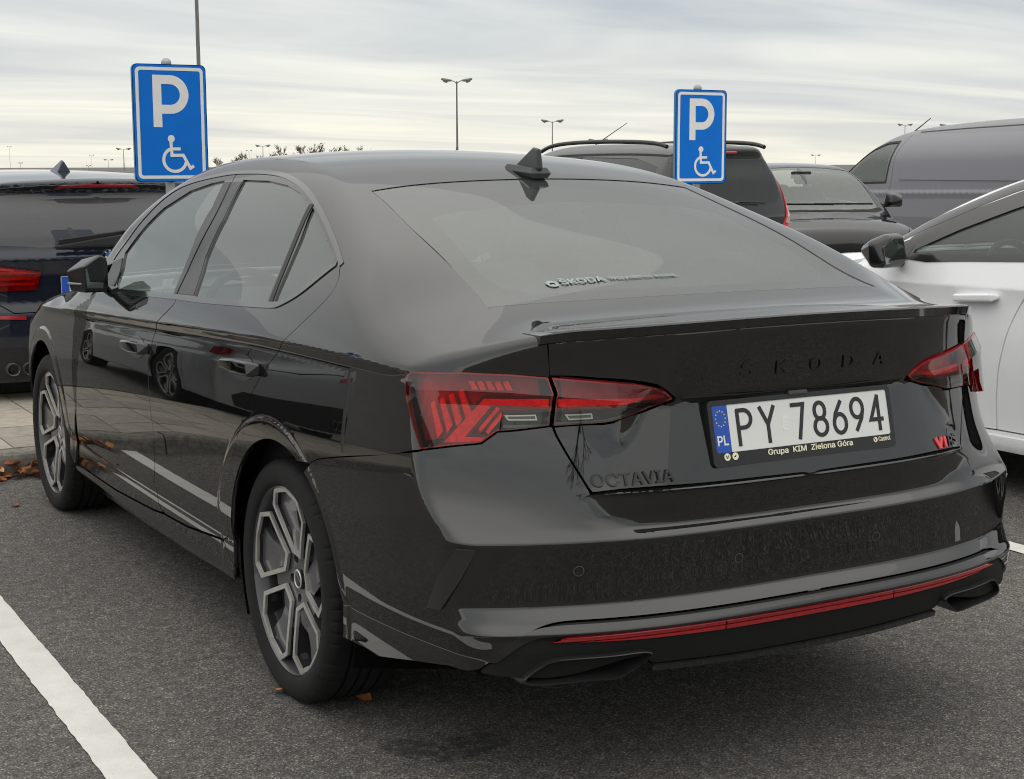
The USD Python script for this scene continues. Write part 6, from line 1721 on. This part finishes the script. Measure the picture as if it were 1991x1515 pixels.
for i in range(-14, 16):
    x = i * 1.0 + .35
    dz = rng.uniform(-.004, .004)
    k = trimesh.creation.extrude_polygon(Polygon([(0, -.12), (.125, -.12), (.125, KZ + .001), (.022, KZ + .001), (.006, KZ - .012), (0, KZ - .03)]), .992)
    v = k.vertices.copy(); k = trimesh.Trimesh(np.stack([x + v[:, 2], KY + v[:, 0], v[:, 1] + dz], 1), k.faces); k.fix_normals()
    k = trimesh.Trimesh(*trimesh.remesh.subdivide_to_size(k.vertices, k.faces, .06), process=False)
    nn = k.vertices; nn = nn + (meshkit.fbm(nn * 22, 3, 5) - .5)[:, None] * np.array([0, .012, .008]); k.vertices = nn
    part("/World/kerb", "kerb_stone", shaded(k, 50), "kerb_concrete")


def mark(x0, y0, x1, y1):
    """A painted line with a slightly ragged edge."""
    n = max(int(abs(y1 - y0) / .03), int(abs(x1 - x0) / .03)) + 2
    r = np.random.default_rng(int(1000 + x0 * 31 + y0))
    if abs(y1 - y0) > abs(x1 - x0):
        ys = np.linspace(y0, y1, n); a = np.c_[x0 + r.normal(0, .0012, n), ys]; b = np.c_[x1 + r.normal(0, .0012, n), ys]
    else:
        xs = np.linspace(x0, x1, n); a = np.c_[xs, y0 + r.normal(0, .0012, n)]; b = np.c_[xs, y1 + r.normal(0, .0012, n)]
    v = np.vstack([np.c_[a, np.full(n, .004)], np.c_[b, np.full(n, .004)]])
    f = np.array([q for i in range(n - 1) for q in ((i, n + i, n + i + 1), (i, n + i + 1, i + 1))])
    fn = np.cross(v[f[0, 1]] - v[f[0, 0]], v[f[0, 2]] - v[f[0, 0]])
    if fn[2] < 0:
        f = f[:, ::-1]
    return v, f, np.tile([0, 0, 1.0], (len(v), 1))


single("parking_line", mark(-1.455, -1.55, -1.352, KY - .02), "line_paint", "white painted bay line on the asphalt left of the black car", "line")
single("parking_line", mark(2.035, -1.55, 2.135, KY - .02), "line_paint", "white painted bay line between the black car and the white car", "line")
single("parking_line", mark(-4.95, -1.55, -4.85, KY - .02), "line_paint", "white painted line one bay further left, seen mirrored in the black car", "line")
stain = LineString([(-.75, -.50), (-.70, -.565), (-.58, -.565)]).buffer(.065)
q, t = fill(stain, .02)
single("oil_stain", (np.c_[q, np.full(len(q), .003)], t, np.tile([0, 0, 1.0], (len(q), 1))), "oil_stain", "dark oil stain on the asphalt at the bottom of the picture", "stain")

# ---------------------------------------------------------------- signs
def wheelchair():
    """The wheelchair symbol, 1 unit tall, origin at its lower left."""
    c = lambda p, w: LineString(p).buffer(w, cap_style=2, join_style=2)
    a = np.radians(np.linspace(118, 372 - 20, 40) + 0)
    ring = LineString([(.36 + .325 * math.cos(q), .33 + .315 * math.sin(q)) for q in np.radians(np.linspace(112, 348, 40))]).buffer(.042, cap_style=2)
    return shapely.union_all([Point(.27, .90).buffer(.098), c([(.255, .86), (.275, .45), (.60, .45), (.80, .10), (.90, .165)], .042), c([(.27, .625), (.53, .625)], .040), ring])


def make_sign(label, x, y, w, h, zb, name="parking_sign"):
    S = thing(name, label, "sign", (x, y, 0), 0, None)
    plate = extrude(rounded(w, h, .028), .002)
    u, v = (1, 0, 0), (0, 0, 1)
    o = np.array((0, -.030, zb + h / 2))
    rimp = rounded(w, h, .028).difference(rounded(w - .006, h - .006, .026))
    P = part(S, "sign_plate", place(plate, o, u, v), "sign_blue")
    part(P, "sign_rim", place(extrude(rimp, .022), o + (0, .020, 0), u, v), "sign_grey_edge")
    k = w / .4
    border = rounded(w - .032 * k, h - .032 * k, .024).difference(rounded(w - .066 * k, h - .066 * k, .012))
    part(P, "white_border", place(extrude(border, .0008), o + (0, -.002, 0), u, v), "sign_white")
    pl = lambda pts, ww, cs=2: LineString(pts).buffer(ww, cap_style=cs, join_style=2)
    px0, pw, pz0, ph = -.093 * k, .185 * k, -.020, .265 * h / .6
    sw = .0235 * k
    r = ph * .285
    letter = shapely.union_all([shapely.box(px0, pz0, px0 + 2 * sw, pz0 + ph),
        LineString([(px0 + sw, pz0 + ph - sw), (px0 + pw - r - sw * .6, pz0 + ph - sw)] + [(px0 + pw - r - sw * .6 + r * math.cos(a), pz0 + ph - sw - r + r * math.sin(a)) for a in np.radians(np.linspace(90, -90, 20))] + [(px0 + sw, pz0 + ph - sw - 2 * r)]).buffer(sw, cap_style=2, join_style=1)])
    part(P, "letter", place(extrude(letter, .0008), o + (0, -.002, 0), u, v), "sign_white")
    wc = shapely.affinity.translate(shapely.affinity.scale(wheelchair(), .190 * k, .190 * h / .6, origin=(0, 0)), -.052 * k, -.250 * h / .6)
    part(P, "wheelchair_symbol", place(extrude(wc, .0008), o + (0, -.002, 0), u, v), "sign_white")
    part(S, "post", bar((0, .012, 0), (0, .012, zb + h + .010), .024, seg=20), "galvanised")
    part(S, "post_cap", hull_spheres([(0, .012, zb + h + .008)], .026), "galvanised")
    for dz in (.12, h - .12):
        part(S, "clamp", box((0, -.002, zb + dz), (.075, .050, .030), .004), "galvanised")
    return S


make_sign("blue disabled parking sign left in the picture, over the navy estate", .086, 4.02, .383, .590, 1.346)
make_sign("blue disabled parking sign right in the picture, in front of the grey people carrier", 3.44, 4.05, .386, .572, 1.307)
make_sign("blue disabled parking sign of the bay further left, mirrored in the black car's side", -3.45, 4.02, .383, .590, 1.346)

# ---------------------------------------------------------------- street lamps
def make_lamp(label, x, y, H, span, turn, heads=2, r=.07, kind="street lamps of the car park"):
    S = thing("street_lamp", label, "street lamp", (x, y, 0), turn, None)
    k = max(span / 1.7, .7); r = max(r, r * span / 2.3)
    part(S, "pole", tm(bar((0, 0, 0), (0, 0, H * .35), r * 1.25, r * 1.15, 8), bar((0, 0, H * .35), (0, 0, H - .05), r * .95, r * .62, 8)), "lamp_post_grey")
    for s in ((-1, 1) if heads == 2 else (1,)):
        part(S, "arm", tube(spline([(0, 0, H - .25), (s * span * .10, 0, H - .05), (s * span * .24, 0, H + .0)], .1), r * .45, 6), "lamp_post_grey")
        a, b = span * .20, span * .5
        hd = hull_spheres([(s * a, 0, H + .02), (s * (a + b) / 2, -.10 * k, H + .03 * k), (s * (a + b) / 2, .10 * k, H + .03 * k), (s * b * .97, 0, H + .09 * k)], [.06 * k, .09 * k, .09 * k, .07 * k], 1)
        h = part(S, "lamp_head", hd, "lamp_hood")
        part(h, "lamp_bowl", hull_spheres([(s * (a + .15 * span), 0, H - .05 * k), (s * b * .86, 0, H - .01 * k)], [.085 * k, .07 * k], 1), "lamp_bowl")
    return S


LAMPS = [
    ("tall double street lamp rising over the middle of the black car's roof", 56.84, 110.08, 8.24, 2.44, -29.4, 2, 0.085),
    ("double street lamp over the black car's roof aerial", 111.89, 186.7, 7.52, 3.07, -29.4, 2, 0.07),
    ('small far double street lamp just left of the right parking sign', 155.36, 242.55, 5.9, 3.46, -29.4, 2, 0.06),
    ('far double street lamp above the rear door among the small trees', 149.29, 404.12, 6.76, 3.97, -29.4, 2, 0.06),
    ('double street lamp just left of the left parking sign', 133.58, 487.08, 6.74, 4.56, -29.4, 2, 0.07),
    ("nearer small double street lamp left of the van's roof", 164.14, 171.12, 7.15, 2.16, -29.4, 2, 0.06),
    ("double street lamp standing over the van's roof", 180.74, 178.09, 7.32, 3.76, -29.4, 2, 0.065),
    ('thin far street lamp at the left edge of the picture', 116.32, 574.03, 8.5, 1.67, -29.4, 2, 0.05),
    ('very small far street lamp second from the left edge', 54.75, 265.78, 1.99, 0.69, -29.4, 2, 0.04),
    ("thin far street lamp between the estate's roof fin and the double lamp", 232.25, 911.92, 7.72, 3.01, -29.4, 2, 0.05),
    ("low far double street lamp right of the estate's roof fin", 343.49, 1291.79, 6.52, 7.71, -29.4, 2, 0.05),
    ("tiny far street lamp right behind the estate's roof fin", 64.68, 260.07, 1.5, 0.78, -29.4, 2, 0.04),
    ('thin far street lamp left of the far double lamp among the trees', 209.59, 581.97, 7.27, 2.43, -29.4, 2, 0.05),
    ('tiny far street lamp between the hatchback and the van', 492.99, 576.45, 5.5, 4.45, -29.4, 2, 0.045),
    ('tall lamp pole running out of the top of the picture behind the left sign', 8.71, 29.75, 9.5, 2.2, -29.4, 2, 0.047),
]
for lab, x, y, H, span, turn, heads, r in LAMPS:
    make_lamp(lab, x, y, H, span, turn, heads, r)

# ---------------------------------------------------------------- leaves
def leaf_mesh(size, r):
    n = 9
    t = np.linspace(0, 1, n)
    w = np.sin(np.pi * t ** .8) ** .9 * .36 * (1 + .15 * np.array([r.uniform(-1, 1) for _ in t]))
    bend, fold = r.uniform(-.5, .6), r.uniform(.1, .5)
    v, f = [], []
    for k in range(n):
        z = bend * (t[k] - .5) ** 2 + .02
        v += [(t[k] - .5, -w[k], z + fold * w[k]), (t[k] - .5, 0, z), (t[k] - .5, w[k], z + fold * w[k] * r.uniform(.6, 1.2))]
    for k in range(n - 1):
        for a in (0, 1):
            i = 3 * k + a; f += [(i, i + 1, i + 4), (i, i + 4, i + 3)]
    stalk = bar((.48, 0, .02), (.68, .03, .0), .012, .008, 5)
    m = tm(trimesh.Trimesh(np.array(v), f, process=False), stalk); m.apply_scale(size)
    return m


def set_leaf(m, x, y, z, r):
    R = trimesh.transformations.euler_matrix(r.uniform(-.5, .5), r.uniform(-.5, .5), r.uniform(0, 6.28)); m.apply_transform(R)
    m.apply_translation((x, y, z - m.bounds[0, 2] + .002)); return m


r = random.Random(5)
n_leaf = 0
for k in range(85):
    x = r.uniform(-1.30, -.45)
    d = abs(r.gauss(0, .055))
    y = KY - .015 - d
    m = set_leaf(leaf_mesh(r.uniform(.040, .075), r), x, y, max(0.0, r.uniform(0, .05) * (1 - d / .2)), r)
    single("fallen_leaf", shaded(m, 50), "leaf_" + r.choice("aaabccd"), "brown autumn leaf in the heap along the kerb by the front wheel", "leaf", "fallen leaves heaped along the kerb")
for x, y, s, z, lab, c in ((-1.015, 2.80, .055, 0, "single curled brown leaf lying alone on the asphalt left of the front wheel", "a"), (-.862, 2.815, .04, 0, "small orange leaf lying against the front wheel", "b"), (-.895, .035, .05, 0, "bright orange leaf tucked under the edge of the rear wheel", "b"), (-.71, -.13, .05, 0, "brown leaf in the shade behind the rear wheel", "a")):
    m = set_leaf(leaf_mesh(s, r), x, y, z, r)
    single("fallen_leaf", shaded(m, 50), "leaf_" + c, lab, "leaf")

# ---------------------------------------------------------------- far trees
def bare_tree(label, x, y, H, seed, leaves=40, spread=.45, name="bare_tree", twig_r=.012, depth=4, group=None):
    r = random.Random(seed)
    S = thing(name, label, "tree", (x, y, 0), 0, group)
    segs, tips = [], []

    def grow(p, d, ln, rad, lev):
        q = p + d * ln
        segs.append((p, q, rad, rad * .68)); 
        if lev == 0:
            tips.append(q); return
        for _ in range(3 if lev > 1 else 3):
            nd = d + np.array([r.gauss(0, spread), r.gauss(0, spread), r.gauss(.12, .25)]); nd /= np.linalg.norm(nd)
            grow(p + d * ln * r.uniform(.55, 1.0), nd, ln * r.uniform(.55, .8), max(rad * .55, twig_r), lev - 1)
    grow(np.zeros(3), np.array([r.gauss(0, .04), r.gauss(0, .04), 1.0]), H * .36, H * .022, depth)
    top = max(s[1][2] for s in segs); k = H / top
    tr = [bar(a * k, b * k, w, w2, 5) for a, b, w, w2 in segs if w > twig_r * 1.5]
    tw = [bar(a * k, b * k, w, w2, 3) for a, b, w, w2 in segs if w <= twig_r * 1.5]
    part(S, "trunk", tm(*(tr or tw[:6])), "bark")
    fo = []
    for _ in range(leaves):
        t = r.choice(tips) * k + np.array([r.gauss(0, .12), r.gauss(0, .12), r.gauss(0, .12)]) * H * .15
        s = H * .011; a, b = np.array([r.gauss(0, 1) for _ in range(3)]), np.array([r.gauss(0, 1) for _ in range(3)])
        fo.append(np.array([t - a * s, t + b * s, t + a * s, t - b * s]))
    cr = tm(*tw) if tw else None
    C_ = part(S, "crown", cr, "twig")
    if fo:
        v = np.vstack(fo); i = np.arange(len(fo)) * 4
        part(C_, "leaves", trimesh.Trimesh(v, np.vstack([np.c_[i, i + 1, i + 2], np.c_[i, i + 2, i + 3]]), process=False), "autumn_leaf", kind="stuff")


for k, (lab, x, y, H, lv, sp) in enumerate([
    ("small brown tree right beside the left sign's edge", 54.0, 161.8, 2.34, 60, 0.5),
    ('bushy brown autumn tree left of the far double lamp', 55.9, 160.8, 2.84, 120, 0.5),
    ('bare shrubby tree behind the thin far lamp', 56.7, 160.4, 2.73, 60, 0.5),
    ('low bare tree just left of the far double lamp', 57.8, 159.7, 2.55, 40, 0.5),
    ('bare tree just right of the far double lamp', 59.0, 159.1, 2.77, 40, 0.5),
    ("slender upright tree above the roof's front", 60.4, 158.5, 3.72, 70, 0.3),
    ('low bare tree right of the slender upright tree', 61.4, 157.8, 2.82, 40, 0.5),
    ('reddish leafy tree, tallest above the roof', 62.7, 157.2, 3.83, 160, 0.33),
    ('second reddish tree against the tallest one', 63.4, 156.7, 3.54, 110, 0.36),
    ('round bare tree left of the pair on the roofline', 65.0, 155.8, 3.48, 60, 0.42),
    ('left tree of the dark pair on the roofline', 66.7, 154.8, 3.59, 120, 0.45),
    ('right tree of the dark pair on the roofline', 67.8, 154.3, 3.53, 120, 0.45),
    ("dark low bush under the left sign's lower corner", 45.3, 166.5, 0.58, 200, 0.5),
]):
    bare_tree(lab, x, y, H, 40 + k, lv, sp, twig_r=.03, depth=4)
for k, (x, y, H) in enumerate(((6, -34, 9.5), (-9, -30, 8.5), (17, -29, 10.0))):
    bare_tree(("tall bare tree behind the camera, mirrored in the tailgate", "bare tree behind the camera on the left, mirrored in the bumper", "spreading bare tree behind the camera on the right")[k], x, y, H, 80 + k, 0, .42, "leafless_tree", .016, 5)
